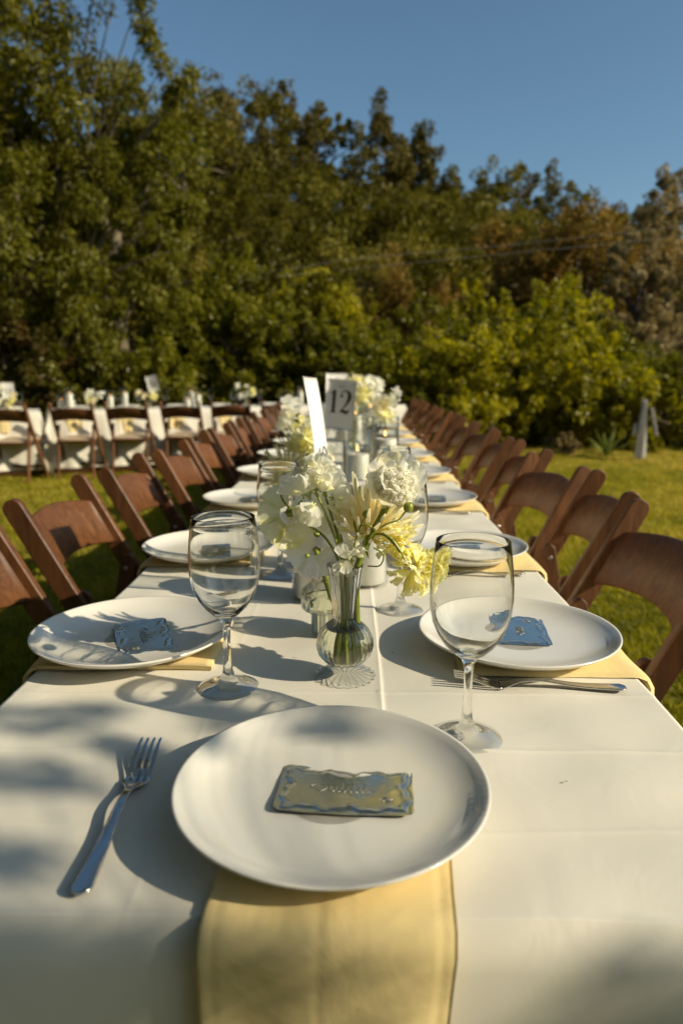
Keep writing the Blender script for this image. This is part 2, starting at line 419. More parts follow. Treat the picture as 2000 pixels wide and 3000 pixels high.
# ------------------------------------------------------------------ foliage
def leaf_cloud(rng, centers, radii, n_each, size, aspect=.5, droop=0., tints=None, shell=.35, flat=1.0, spray=0.):
    """leaf-sized rhombs scattered through clumps: centers (k,3), radii (k,)"""
    k = len(centers); n = k * n_each
    c = np.repeat(centers, n_each, 0); r = np.repeat(radii, n_each)
    d = rng.normal(size=(n, 3)); d /= np.linalg.norm(d, axis=1)[:, None]
    rad = r * (shell + (1 - shell) * rng.random(n)) ** .7
    off = d * rad[:, None]; off[:, 2] *= flat
    if spray:        # clumps stretched into sprays that reach outward and up
        a_ = centers - centers.mean(0); a_ = a_ / (np.linalg.norm(a_, axis=1)[:, None] + 1e-6) + rng.normal(size=(k, 3)) * .5; a_[:, 2] += .45 * min(1, spray)
        a_ /= np.linalg.norm(a_, axis=1)[:, None]; a_ = np.repeat(a_, n_each, 0)
        dt_ = (off * a_).sum(1)[:, None]; off = (off - a_ * dt_) * .75 + a_ * dt_ * (1 + spray) * (1 - .25 * np.abs(dt_) / (r[:, None] + 1e-6))
    p = c + off
    ax = d * .6 + rng.normal(size=(n, 3)) * .8; ax[:, 2] -= droop
    ax /= np.linalg.norm(ax, axis=1)[:, None]
    nn = np.cross(ax, rng.normal(size=(n, 3))); nn /= np.linalg.norm(nn, axis=1)[:, None]
    s = size * (.6 + .8 * rng.random(n)); L = ax * s[:, None]; W = nn * (s * aspect * .5)[:, None]
    V = np.empty((n, 4, 3)); V[:, 0] = p - L * .5; V[:, 1] = p - L * .05 + W; V[:, 2] = p + L * .5; V[:, 3] = p - L * .05 - W
    base = np.repeat(rng.random(k) if tints is None else tints, n_each)
    t = np.clip(.15 + .6 * base + .17 * rng.normal(size=n), 0, 1)
    return V.reshape(-1, 3), np.arange(n * 4).reshape(-1, 4), np.repeat(t, 4)
def envelope(rng, k, fn):
    """clump centres pushed toward the outside of the crown given by fn(unit dir) -> point"""
    d = rng.normal(size=(k, 3)); d /= np.linalg.norm(d, axis=1)[:, None]
    f = (.45 + .55 * rng.random(k)) ** .6
    return d, f
def crown_mesh(name, rng, rx, ry, z0, z1, clumps, n_each, leaf, mat, aspect=.5, droop=0., rc=.32, lobes=5, top=1.0, stretch=1., spiky=0., spray=.25):
    d, f = envelope(rng, clumps, None)
    ph = rng.random((lobes, 3)) * 6.28
    amp = np.ones(clumps)
    for q in range(lobes):
        amp += .12 * np.sin(ph[q, 0] + d[:, 0] * (2 + q)) * np.sin(ph[q, 1] + d[:, 1] * (2 + q)) + .10 * np.sin(ph[q, 2] + d[:, 2] * (3 + q))
    amp += spiky * rng.random(clumps) ** 4
    zc, rz = (z0 + z1) / 2, (z1 - z0) / 2
    # crowns narrow toward the top
    nar = 1 - (1 - top) * np.clip(d[:, 2], 0, 1)
    c = np.stack([d[:, 0] * rx * f * amp * nar, d[:, 1] * ry * f * amp * nar, zc + d[:, 2] * rz * f * (1 + (amp - 1) * .6) * stretch], 1)
    r = rc * (rx + ry) / 2 * (.5 + .8 * rng.random(clumps))
    V, Q, T = leaf_cloud(rng, c, r, n_each, leaf, aspect, droop, spray=spray)
    V[:, 2] = np.maximum(V[:, 2], .02)
    return np_mesh(name, V, Q, mat, T), c
def trunk_mb(rng, h, r, ends, base=(0, 0, 0), lean=(0, 0)):
    mb = MB(); b = Vector(base)
    top = b + Vector((lean[0], lean[1], h))
    mid = b.lerp(top, .5) + Vector((rng.normal() * .05 * h, rng.normal() * .05 * h, 0))
    main = crom([b, mid, top], 6)
    mb.tube(main, [r * (1 - .65 * i / (len(main) - 1)) for i in range(len(main))], 9)
    for e in ends:
        e = Vector(e); s = main[int(rng.integers(len(main) // 3, len(main)))]
        m_ = s.lerp(e, .5) + Vector((rng.normal() * .1, rng.normal() * .1, .12 * h * .3))
        br = crom([s, m_, e], 5)
        mb.tube(br, [r * .38 * (1 - .85 * i / (len(br) - 1)) + .004 for i in range(len(br))], 6)
    return mb
def tree(name, label, cat, loc, rx, ry, z0, z1, clumps, n_each, leaf, mat, seed, bark='bark', group=None, **kw):
    rg = np.random.default_rng(seed)
    t = thing(name, label, cat, loc, 0, group)
    me, c = crown_mesh('crown', rg, rx, ry, z0, z1, clumps, n_each, leaf, M[mat], **kw)
    obj('crown', me, t)
    ends = [c[i] * np.array([.85, .85, .95]) for i in rg.choice(len(c), min(12, len(c)), replace=False)]
    trunk_mb(rg, z0 + (z1 - z0) * .55, max(.03, .035 * z1), ends).build('trunk', M[bark], t)
    return t

# tall pale-leaved tree filling the left of the picture, its branch tips against the sky
tree('tall_tree', 'tall feathery green tree filling the upper left, cut by the frame', 'tree', (-5.9, 11.3, 0), 2.2, 1.6, .5, 8.4, 300, 250, .106, 'leaf_tall', 11, 'bark_pale', aspect=.34, droop=.7, rc=.22)
tree('tall_tree', 'feathery green tree just right of the tallest one, its top reaching the sky', 'tree', (-3.95, 12.4, 0), 1.35, 1.2, .4, 5.9, 200, 230, .102, 'leaf_tall', 12, 'bark_pale', aspect=.34, droop=.7, rc=.22, spiky=.3)
tt = thing('leaning_tree', 'slender leaning tree whose leafy sprays hang against the blue sky', 'tree', (-4.6, 11.5, 0))
rg = np.random.default_rng(5)
tips = np.array([(-.35, 0, 0)]) + np.array([(2.05, -.4, 5.75), (2.2, -.4, 5.45), (2.0, -.5, 5.9), (1.9, -.4, 6.3), (1.6, -.3, 6.6), (1.3, -.2, 6.9), (.9, 0, 7.3), (2.62, -.4, 5.30), (2.5, -.45, 5.15), (2.3, -.3, 5.1), (1.2, .1, 6.4), (.5, 0, 7.6), (.2, .2, 6.9), (.8, .3, 6.2), (1.5, .2, 5.6), (1.9, .1, 4.9), (2.1, .2, 4.6), (1.7, .1, 4.2), (2.0, .1, 3.9), (.3, 0, 8.2), (1.75, -.1, 5.2), (1.4, 0, 5.1), (1.1, 0, 5.7), (2.15, .1, 4.2), (1.95, .1, 3.4), (2.1, 0, 3.0)])
V, Q, T = leaf_cloud(rg, tips, np.full(len(tips), .25), 110, .10, .3, .8)
V2, Q2, T2 = leaf_cloud(rg, tips[[0, 1, 2, 3, 7, 8, 9, 4, 5]], np.full(9, .15), 90, .12, .3, 1.0)
obj('crown', np_mesh('crown', np.vstack([V, V2]), np.vstack([Q, Q2 + len(V)]), M['leaf_tall'], np.concatenate([T, T2])), tt)
mb = MB()
for e in tips:
    br = crom([(0, .3, 2.2), Vector((e[0] * .45, .2, 2.2 + (e[2] - 2.2) * .65)), Vector(e)], 6)
    mb.tube(br, [.035 * (1 - .85 * i / (len(br) - 1)) for i in range(len(br))], 6)
mb.tube(crom([(0, .2, 0), (.05, .25, 1.2), (0, .3, 2.3)], 5), .075, 9)
mb.build('trunk', M['bark_pale'], tt)

# bushes of the garden hedge: x, y, top, half width, material, seed, label
bushes = [
 (.60, 11.7, 1.80, .95, 'leaf_green', 21, 'dark green bush behind the far end of the long table'),
 (1.62, 11.6, 1.95, .95, 'leaf_hedge', 22, 'yellow green bush behind the far chairs of the right row'),
 (2.62, 11.5, 2.10, 1.0, 'leaf_hedge', 23, 'largest sunlit yellow green bush of the hedge'),
 (3.55, 11.2, 1.75, .95, 'leaf_hedge', 24, 'yellow green bush hanging over the spiky plant'),
 (4.75, 11.3, 1.55, .85, 'leaf_green', 25, 'shaded green bush behind the hanging ribbon'),
 (-.30, 13.6, 3.05, .85, 'leaf_hedge', 26, 'upright bright green shrub above the numbered cards'),
 (2.20, 13.6, 3.00, .55, 'leaf_hedge', 27, 'slim bright green shrub beneath the bronze tree'),
 (3.80, 13.6, 2.95, .95, 'leaf_hedge', 28, 'bright green shrub standing above the hedge below the bronze tree'),
 (1.30, 15.4, 3.50, 1.05, 'leaf_bronze', 29, 'brown twiggy bush crossed by the power lines'),
 (-1.90, 12.7, 2.60, .95, 'leaf_green', 30, 'rounded mid green bush behind the left row of chairs'),
 (-2.95, 13.2, 2.80, 1.0, 'leaf_green', 31, 'tall green bush in front of the feathery tree trunks'),
 (-.95, 12.6, 2.40, .75, 'leaf_green', 32, 'narrow green bush left of the leaning white card'),
 (-3.30, 11.6, 1.95, .85, 'leaf_green', 33, 'low green bush behind the tilted card of the far table'),
 (-4.30, 11.3, 2.00, .9, 'leaf_tall', 34, 'leafy bush behind the candles of the far table'),
 (-5.30, 10.9, 2.00, .9, 'leaf_reddish', 35, 'reddish creeper covered bush at the left frame edge'),
 (5.30, 13.3, 2.45, .75, 'leaf_tan', 36, 'tan seed headed shrub low at the right edge'),
 (5.75, 12.0, 1.75, .6, 'leaf_tan', 37, 'small tan seed headed shrub at the right frame edge'),
 (6.4, 11.0, 1.6, .9, 'leaf_oak', 38, 'dark shaded bush beyond the right end of the lawn'),
]
bushes += [
 (1.95, 10.9, .95, .75, 'leaf_hedge', 121, 'low sprawling bush at the hedge foot behind the right row of chairs'),
 (4.35, 10.6, 1.15, .7, 'leaf_hedge', 122, 'low yellow green bush right behind the spiky plant'),
 (2.9, 12.6, 2.35, 1.0, 'leaf_green', 123, 'mid green bush filling the hedge above the spiky plant'),
 (.2, 12.6, 2.1, .95, 'leaf_green', 124, 'green bush behind the far end of the table, left part'),
 (4.6, 12.6, 2.0, .9, 'leaf_green', 125, 'mid green bush low in front of the bronze trees'),
 (1.4, 12.9, 2.5, .8, 'leaf_green', 126, 'green bush just below the brown twiggy one'),
 (-2.4, 14.2, 3.5, 1.0, 'leaf_green', 127, 'taller green bush at the foot of the slope, left of the cards'),
 (-1.2, 14.4, 3.3, 1.0, 'leaf_hedge', 128, 'bright green bush at the foot of the slope above the left chairs')]
for x, y, top, hw, mt, sd_, lab in bushes:
    nc = int(70 * hw * top); big = mt != 'leaf_tan'
    tree('garden_bush', lab, 'bush', (x, y, 0), hw, hw * .75, -.1, top * .93, int(nc * .88), 120, .072, mt, sd_, aspect=.55, droop=.15, rc=.22, group=None, spiky=.35, lobes=4, spray=1.1)
# flowering bronze trees on the right
for x, y, top, rx, mt, sd_, lab in [
 (6.2, 19.2, 5.45, 2.0, 'leaf_bronze', 41, 'big rounded bronze brown tree on the right with tan flower heads'),
 (4.3, 20.3, 4.9, 1.5, 'leaf_bronze', 42, 'darker bronze tree left of the big rounded one'),
 (8.2, 20.3, 5.95, 1.2, 'leaf_tan', 43, 'tan flowering tree at the right edge below the skyline')]:
    tree('flowering_tree', lab, 'tree', (x, y, .6), rx, rx * .8, .3, top - .6, 170, 120, .112, mt, sd_, rc=.24, lobes=6, spiky=.3)
t = tree('flowering_tree', 'pale tan flowering tree drooping in front of the bronze trees', 'tree', (6.6, 17.2, .5), 1.0, .8, 1.0, 3.9, 60, 110, .11, 'leaf_tan', 44, rc=.3)

# trees that stand out along the skyline, bottom to top of the slope
def hh(x, y): return float(hill_h(np.array(x), np.array(y)))
sky_trees = [
 (-5.5, 24.5, 10.3, 1.9, 'leaf_oak', 'oak at the upper end of the skyline beside the feathery tree'),
 (-4.9, 27.5, 11.2, 1.8, 'leaf_olive', 'olive brown tree on the skyline right of the hanging sprays'),
 (-3.9, 30.5, 12.2, 1.7, 'leaf_oak', 'dark tree on the high left part of the skyline'),
 (-2.9, 32.0, 12.6, 1.5, 'leaf_olive', 'skyline tree standing a little higher than its dark neighbours'),
 (-1.3, 33.0, 12.2, 1.3, 'leaf_oak', 'small knobbly skyline tree left of the tall spire shaped one'),
 (6.7, 34.0, 10.2, 1.5, 'leaf_oak', 'dark skyline tree above the bronze trees'),
 (9.0, 36.0, 10.4, 1.6, 'leaf_olive', 'thin wispy skyline tree above the rounded bronze tree'),
 (4.6, 34.5, 9.9, 1.6, 'leaf_oak', 'low skyline tree right of the two spires'),
 (11.0, 36.0, 9.6, 2.0, 'leaf_oak', 'broad skyline tree behind the big bronze crown'),
 (14.0, 37.0, 9.2, 2.1, 'leaf_olive', 'olive skyline tree near the right edge'),
 (17.5, 40.0, 10.0, 2.2, 'leaf_oak', 'last dark tree on the skyline at the right edge')]
for k, (x, y, top, rx, mt, lab) in enumerate(sky_trees):
    zb = hh(x, y)
    tree('hill_tree', lab, 'tree', (x, y, zb), rx, rx, .4, max(top - zb, 2.2), 90, 105, .148, mt, 60 + k, rc=.25, spiky=.45, spray=.3, group='trees along the skyline')
for x, y, top, rx, lab, sd_ in [(.95, 33, 12.3, 1.5, 'tallest pale spire shaped tree on the skyline', 81), (2.95, 34, 11.9, 1.2, 'second pale spire shaped tree, leaning right on the skyline', 82), (2.1, 33.6, 10.9, 1.1, 'shorter pale tree between the two spires', 83)]:
    zb = hh(x, y)
    tree('spire_tree', lab, 'tree', (x, y, zb), rx, rx, .3, top - zb, 90, 100, .17, 'leaf_olive', sd_, rc=.35, top=.25, bark='bark_pale', group='trees along the skyline')
# the wood that covers the slope reads as one mass
rg = np.random.default_rng(90)
Vs, Qs, Ts, b = [], [], [], 0
protos = []
for k in range(5):
    me, _ = crown_mesh('p', np.random.default_rng(100 + k), 1.9, 1.8, .1, 3.1, 44, 92, .145, M['leaf_oak'], rc=.27, spiky=.25, spray=.15)
    n = len(me.vertices); a = np.empty(n * 3, np.float32); me.vertices.foreach_get('co', a)
    t = np.empty(n, np.float32); me.attributes['tint'].data.foreach_get('value', t)
    protos.append((a.reshape(-1, 3), t)); bpy.data.meshes.remove(me)
for yy in np.arange(15.5, 35, 1.95):
    half = yy * .50 + 1.5
    for xx in np.arange(-half if yy < 20 else -half * .8, half, 2.05):
        x = xx + rg.normal() * .6; y = yy + rg.normal() * .6
        if .15 < x / y < .50 and y < 22: continue
        V, t = protos[rg.integers(5)]; s = .55 + .35 * rg.random()
        a = rg.random() * 6.28; ca, sa = math.cos(a), math.sin(a)
        W = V * s; W = np.stack([W[:, 0] * ca - W[:, 1] * sa + x, W[:, 0] * sa + W[:, 1] * ca + y, W[:, 2] + hh(x, y)], 1)
        Vs.append(W); Ts.append(np.clip(t + rg.normal() * .30, 0, 1)); Qs.append(np.arange(len(W)).reshape(-1, 4) + b); b += len(W)
g = obj('woods', np_mesh('woods', np.vstack(Vs), np.vstack(Qs), M['leaf_oak'], np.concatenate(Ts)))
tag(g, 'dense dark oak scrub covering the slope behind the garden', 'woods', kind='stuff')

# the tree whose branches shade the near end of the table (it stands right of and behind the camera)
st = thing('shade_tree', 'garden tree right behind the photographer shading the near cloth', 'tree', (7.6, -2.4, 0))
rg = np.random.default_rng(8)
cl = []
def shade(px, py, pz, t, r, n=1):
    p = Vector((px, py, pz)) + sun_dir * t
    cl.append((p.x - 7.6, p.y + 2.4, p.z, r))
for px, py, r in [(-.35, .715, .034), (-.29, .735, .022), (-.40, .62, .030), (-.31, .60, .030), (-.12, .715, .026), (-.065, .675, .020), (-.36, .52, .030), (-.27, .49, .02), (-.47, .69, .03), (-.40, .45, .028), (-.20, .64, .016), (-.44, .56, .02), (-.16, .745, .015), (-.25, .665, .02)]:
    shade(px, py, .75, 3.1 + rg.random() * .4, r)
for px, pz, r in [(-.15, .66, .035), (-.17, .61, .045), (-.33, .66, .05), (-.42, .70, .05), (-.24, .715, .03), (-.37, .60, .06), (-.30, .715, .035), (-.38, .67, .04), (-.22, .68, .03), (.16, .665, .05), (.17, .60, .06), (.22, .70, .04), (.27, .655, .05), (.35, .68, .05), (.31, .61, .06), (.40, .64, .06), (.235, .66, .045), (.29, .69, .035), (.33, .64, .05), (.20, .62, .045), (.26, .60, .05), (-.27, .64, .05), (.38, .70, .04)]:
    shade(px, .42, pz, 3.3 + rg.random() * .4, r)
for px, py, r in [(-1.6, 2.2, .25), (-2.3, 3.0, .3), (-1.4, 3.4, .2), (-2.0, 1.6, .3), (-1.2, 1.4, .25), (-2.8, 4.2, .3), (-1.0, 2.6, .12)]:
    shade(px, py, 0, 10 + rg.random(), r)
cl = np.array(cl)
V, Q, T = leaf_cloud(rg, cl[:, :3], cl[:, 3] * 1.15, 34, .034, .5, .2)
d_ = []
for k in range(60):
    a = rg.random() * 6.28; d_.append((1.6 * math.cos(a) * rg.random() + .3, 1.6 * math.sin(a) * rg.random() - 3.2, 5.2 + 1.6 * rg.random()))
V2, Q2, T2 = leaf_cloud(rg, np.array(d_), np.full(60, .4), 60, .08, .45, .2)
obj('crown', np_mesh('crown', np.vstack([V, V2]), np.vstack([Q, Q2 + len(V)]), M['leaf_green'], np.concatenate([T, T2])), st)
mb = MB(); mb.tube(crom([(0, 0, 0), (.1, .05, 2), (0, 0, 4.2), (.1, -.4, 5.6)], 6), [.16 - .005 * k for k in range(19)], 10)
be = Vector((2.62 - 7.6, -.62 + 2.4, 2.18)); mb.tube(crom([(.05, 0, 1.9), (-2.4, .65, 2.15), be], 6), [.045 - .0025 * k for k in range(13)], 7)
for c_ in cl:
    e = Vector(c_[:3]); b0 = be if c_[3] < .1 else Vector((.1, -.3, 5.2)); br = crom([b0, b0.lerp(e, .5) + Vector((0, 0, .04)), e], 5)
    mb.tube(br, [.004 * (1 - .6 * i / (len(br) - 1)) for i in range(len(br))], 5)
mb.build('trunk', M['bark'], st)

# unseen trees added round the camera to keep the sky off the table
ct = thing('sky_block_tree', 'unseen tree added behind the photographer, its boughs blocking sky light over the near table', 'tree', (-3.4, -3.2, 0))
rg = np.random.default_rng(17)
cc = np.stack([rg.uniform(-.6, 6.6, 150), rg.uniform(-3.0, 8.4, 150), rg.uniform(5.3, 7.6, 150)], 1)
cc[:, 2] += .12 * np.maximum(0, cc[:, 1] - 4)
V, Q, T = leaf_cloud(rg, cc, np.full(150, .62), 150, .17, .5, .3)
obj('crown', np_mesh('crown', V, Q, M['leaf_green'], T), ct)
mb = MB(); mb.tube(crom([(0, 0, 0), (.1, .1, 2.5), (.5, .6, 5.2), (1.2, 1.4, 6.6)], 6), [.26 - .009 * k for k in range(19)], 10)
for k in range(26):
    e = Vector(cc[k * 5]); mb.tube(crom([(.3, .3, 3.6 + .05 * k), Vector((e.x * .5, e.y * .5, 5.2)), e], 5), [.09 * (1 - .9 * i / 10) + .006 for i in range(11)], 6)
mb.build('trunk', M['bark'], ct)
far_tree = tree('unseen_ring_tree', 'unseen bushy tree added behind the photographer to block sky light, first of a ring', 'tree', (-6.5, -7.5, 0), 3.0, 2.6, .2, 8.5, 120, 110, .28, 'leaf_green', 71, rc=.36, group='unseen trees added round the lawn')  # ring of unseen trees, added to cut low sky light
for k, (x, y, s_) in enumerate([(-1.0, -10, 1.1), (4.5, -11, 1.0), (9.5, -12, .75), (-10.5, -3, 1.0), (-11.0, 2.5, 1.1), (-11.5, 8, 1.1), (15.5, -6.5, .42), (17, -1, .5), (16, 4, .5), (13.5, 8.5, .5), (-6, -12, 1.2), (19, -11, .45)]):
    dup(far_tree, (x, y, 0), k * 1.1, '%s unseen bushy tree added in the ring round the lawn' % ORD[k + 1], s_)

# power lines
for k, (pts, lab) in enumerate([([(-9, 14.6, 2.75), (-4.77, 14, 2.749), (-2.09, 14, 2.982), (.14, 14, 3.275), (2.42, 14, 3.456), (5.8, 14, 3.80), (12, 14.4, 4.6)], 'upper of two thin power lines crossing in front of the slope'),
                                ([(-9, 14.6, 2.62), (-4.77, 14, 2.68), (-2.17, 14, 2.88), (.47, 14, 3.125), (3.0, 14, 3.36), (5.8, 14, 3.62), (12, 14.4, 4.4)], 'lower of two thin power lines crossing in front of the slope')]):
    mb = MB(); mb.tube(crom(pts, 8), .0042, 6); tag(mb.build('power_line', M['wire']), lab, 'wire', 'power lines')

# spiky plant, pale rock plant and ribbon at the far right of the lawn
t = thing('agave_plant', 'spiky green plant at the hedge foot left of the hanging ribbon', 'plant', (3.42, 9.6, 0))
rg = np.random.default_rng(14)
for k in range(18):
    a = 6.28 * k / 18 + rg.normal() * .1; el = .25 + 1.1 * rg.random(); L = .34 + .16 * rg.random()
    mb = MB()
    def fn(u, v, a=a, el=el, L=L):
        w = .035 * (1 - v) ** .7 * (.4 + v * 1.3 if v < .4 else 1); r = L * v * math.cos(el) ; z = L * v * math.sin(el) - .12 * v * v * math.cos(el)
        s = (u - .5) * 2 * w
        return (r * math.cos(a) - s * math.sin(a), r * math.sin(a) + s * math.cos(a), z + .03 + abs(u - .5) * .02)
    mb.grid(fn, 2, 7, lambda u, v: .3 + .6 * v); mb.build('leaf', M['agave'], t, tint=True)
tree('low_shrub', 'small pale round shrub at the lawn edge left of the spiky plant', 'shrub', (2.98, 10.0, 0), .18, .15, 0, .3, 30, 60, .045, 'leaf_tan', 46, rc=.4)
t = thing('hanging_ribbon', 'sheer white ribbon streamer hanging in front of the right hedge', 'ribbon', (3.75, 9.25, 0))
mb = MB()
def fn(u, v):
    w = .035 + .035 * v; z = .80 - .76 * v
    return ((u - .5) * 2 * w - .02 * v, .03 * math.sin(u * 14 + v * 3), z + .02 * math.sin(u * 9) * v)
mb.grid(fn, 16, 20); mb.build('streamer', M['ribbon'], t)
mb = MB()
def fn(u, v): return ((u - .5) * .05 + .09 + .09 * v, .02 * math.sin(u * 8), .70 - .36 * v)
mb.grid(fn, 6, 10); mb.build('streamer', M['ribbon'], t)
mb = MB()
def fn(u, v): return ((u - .5) * .035 - .10 - .03 * v, .02 * math.sin(u * 8 + v * 5), .50 - .16 * v)
mb.grid(fn, 4, 6); mb.build('streamer', M['ribbon'], t)

# ================================================================== CLOTHS AND TABLES
TH = .75
XL, XR = -.406, .356; XC = (XL + XR) / 2
def crease(d, w=.004): return math.exp(-(d / w) ** 2)
def cloth_mesh(x0, x1, y0, y1, z, ends=(True, True), drop=.62, seed=0, nu=56, nv=100, wrinkle=1.0, near=False):
    """a cloth over a table: x across, y along; hangs over both long sides and the chosen ends"""
    rgn = random.Random(seed); ph = [rgn.random() * 6.28 for _ in range(12)]
    def axis(lo, hi, a, b, n, folds=()):
        s = []
        dr = [drop * (k / 12) ** 1.1 for k in range(12, 0, -1)]
        if a: s += [lo - d for d in dr]
        s += [lo + .0 * k for k in range(0)]
        ins = [lo, lo + .004, lo + .012] ; inb = [hi - .012, hi - .004, hi]
        s += ins + [lo + .012 + (hi - lo - .024) * k / n for k in range(1, n)] + inb
        if b: s += [hi + d for d in dr[::-1]]
        if near: s = sorted(set(round(q, 5) for q in s + [c + e for c in folds for e in (-.012, -.008, -.0055, -.0035, -.002, -.001, 0, .001, .002, .0035, .0055, .008, .012)]))
        return s
    xs = axis(x0, x1, True, True, nu, (.034, -.16, .21)); ys = axis(y0, y1, ends[0], ends[1], nv, (.53, .655, .785, 1.07, 1.33, 1.62, 1.9, 2.4))
    r = .010
    def edge(s, lo, hi):
        """distance past an edge -> position, drop"""
        if s < lo: d = lo - s; return lo - (r * (1 - math.exp(-d / r))) , d
        if s > hi: d = s - hi; return hi + (r * (1 - math.exp(-d / r))), d
        return s, 0
    vs = []
    for y in ys:
        for x in xs:
            X, dx = edge(x, x0, x1); Y, dy = edge(y, y0, y1)
            Z = z
            if dx or dy:
                d = math.hypot(dx, dy); Z = z - max(0, d - r * .5)
                k = min(1, d / .4)
                if dx and not dy: X += (1 if x > x1 else -1) * k * .018 * (1.2 + math.sin(y * 15 + ph[0]) + .6 * math.sin(y * 34 + ph[1]))
                if dy and not dx: Y += (1 if y > y1 else -1) * k * .020 * (1.0 + math.sin(x * 11 + ph[2]) + .6 * math.sin(x * 23 + ph[3]))
                if dx and dy:
                    a = math.atan2(dy, dx); o = k * .09 * math.sin(2 * a)
                    X += (1 if x > x1 else -1) * o; Y += (1 if y > y1 else -1) * o
            else:
                e = min(x - x0, x1 - x, .05) / .05
                w = .0009 * math.sin(y * 31 + x * 9 + ph[4]) * math.sin(x * 13 + ph[5]) + .0006 * math.sin(y * 57 - x * 21 + ph[6]) + .0005 * math.sin(x * 47 + y * 5 + ph[7])
                Z += w * wrinkle * e
                if near:
                    # ironed fold lines: one along the middle, others across
                    xq = x - .034 - .0012 * math.sin(y * 9)
                    Z += .0010 * (1 - math.tanh(xq / .0014)) * math.exp(-max(0, -xq) / .06) + .0006 * crease(xq, .0022)
                    for yc in (.53, .655, .785, 1.07, 1.33, 1.62, 1.9, 2.4):
                        q = y - yc - .003 * math.sin(x * 8 + yc * 9); lit = (1 if x > .03 else .45) * (.5 if yc in (.53, 1.07, 1.62) else 1)
                        Z += lit * (.0009 * crease(q, .0030) + .0007 * math.exp(-abs(q) / .03))
                    for xc in (-.16,): Z += .00022 * crease(x - xc - .002 * math.sin(y * 7), .003)
                    Z += (.0011 * math.sin(x * 19 + 6 * y) * math.sin(y * 14 - 5 * x + 1) + .0005 * math.sin(x * 37 - 17 * y) * math.sin(y * 9)) * min(1, (y - y0) / .06)
            vs.append((X, Y, Z))
    nx = len(xs)
    V = np.array(vs); Q = gridq(nx, len(ys))
    return V, Q
def make_cloth(label, x0, x1, y0, y1, z, ends, seed, loc=(0, 0, 0), rz=0, **kw):
    V, Q = cloth_mesh(x0, x1, y0, y1, z, ends, seed=seed, **kw)
    o = obj('tablecloth', np_mesh('tablecloth', V, Q, M['cloth'], smooth=True), None, loc); o.rotation_euler = (0, 0, rz)
    tag(o, label, 'tablecloth', 'off white tablecloths'); receiver(o); return o
def make_table(label, x0, x1, y0, y1, z, loc=(0, 0, 0), rz=0):
    t = thing('banquet_table', label, 'table', loc, rz, 'banquet tables')
    mb = MB(); mb.box(((x0 + x1) / 2, (y0 + y1) / 2, z - .02), (x1 - x0 - .012, y1 - y0 - .012, .028), bev=.004); mb.build('tabletop', M['ply'], t, smooth=False)
    for sy in (y0 + .22, y1 - .22):
        for sx in (x0 + .12, x1 - .12):
            mb = MB(); mb.tube([(sx, sy, .0), (sx, sy, z - .036)], .014, 8); mb.build('leg', M['darksteel'], t)
        mb = MB(); mb.tube([(x0 + .13, sy, .3), (x1 - .13, sy, .3)], .010, 8); mb.build('crossbar', M['darksteel'], t)
    return t
Y0, TL = .430, 2.13
where = ['nearest', 'second from the camera', 'third from the camera', 'farthest']
for k in range(4):
    a, b_ = Y0 + k * TL, Y0 + (k + 1) * TL
    make_table('banquet table %s in the long centre row, hidden under its cloth' % where[k], XL, XR, a + .002, b_ - .002, TH - .004)
    make_cloth(['off white cloth over the near end of the long table, hanging down in front', 'off white cloth along the long table where the leaning white card stands', 'off white cloth on the long table around the number 12 card', 'off white cloth over the far end of the long table'][k],
               XL, XR, a, b_ + (.03 if k < 3 else 0), TH + (.0022 if k % 2 else 0), (k == 0, k == 3), k + 1, nu=90 if k == 0 else 30, nv=220 if k == 0 else 60, near=(k == 0), drop=.60)
# far tables, in a row that runs off to the left
BZ = .72
BA = R(24)                               # direction of the far row
BO = Vector((-3.42, 7.70, 0))            # right front corner of the left far table
def bg(u, w, z=0.0):                     # u along the row, w away from the camera
    return Vector((BO.x + u * math.cos(BA) - w * math.sin(BA), BO.y + u * math.sin(BA) + w * math.cos(BA), z))
RZB = BA - R(90)                         # local y runs along the row, local -x away from the camera
for a, b_, l1, l2, sd_ in [(-2.4, 0, 'far left banquet table cut by the frame', 'off white cloth on the far left table, its corner hanging between two chairs', 11),
                           (.10, 2.30, 'middle banquet table of the far row', 'off white cloth on the middle far table under the tilted card', 12),
                           (2.32, 4.5, 'banquet table of the far row behind the long table', 'off white cloth on the far table behind the leaning white card', 13)]:
    make_table(l1, -.76, 0, a, b_, BZ - .004, BO, RZB)
    make_cloth(l2, -.76, 0, a, b_, BZ, (sd_ != 13 or True, True) if sd_ != 12 else (True, False), sd_, BO, RZB, nu=16, nv=50, drop=.63)

# ================================================================== CHAIRS
def arc_panel(w, z0, h0, hc, t, bow, nu=20):
    """curved back panel: bottom and top edges both arch upward in the middle"""
    mb = MB(); rings = []
    for i in range(nu + 1):
        u = -1 + 2 * i / nu; x = u * w / 2
        c = 1 - u * u
        top = z0 + h0 + hc * c; bot = z0 + hc * .95 * c
        y = -bow * c
        tl = -.55 * 0
        rings.append([(x, y - t / 2, bot + .004), (x, y - t / 2, top - .006), (x, y - t * .2, top), (x, y + t * .2, top), (x, y + t / 2, top - .006), (x, y + t / 2, bot + .004), (x, y, bot)])
    n = len(rings[0]); vs = [p for r_ in rings for p in r_]
    fs = [(i * n + a, i * n + (a + 1) % n, (i + 1) * n + (a + 1) % n, (i + 1) * n + a) for i in range(nu) for a in range(n)]
    fs += [tuple(range(n)), tuple(nu * n + a for a in range(n))[::-1]]
    mb.add(vs, fs); return mb
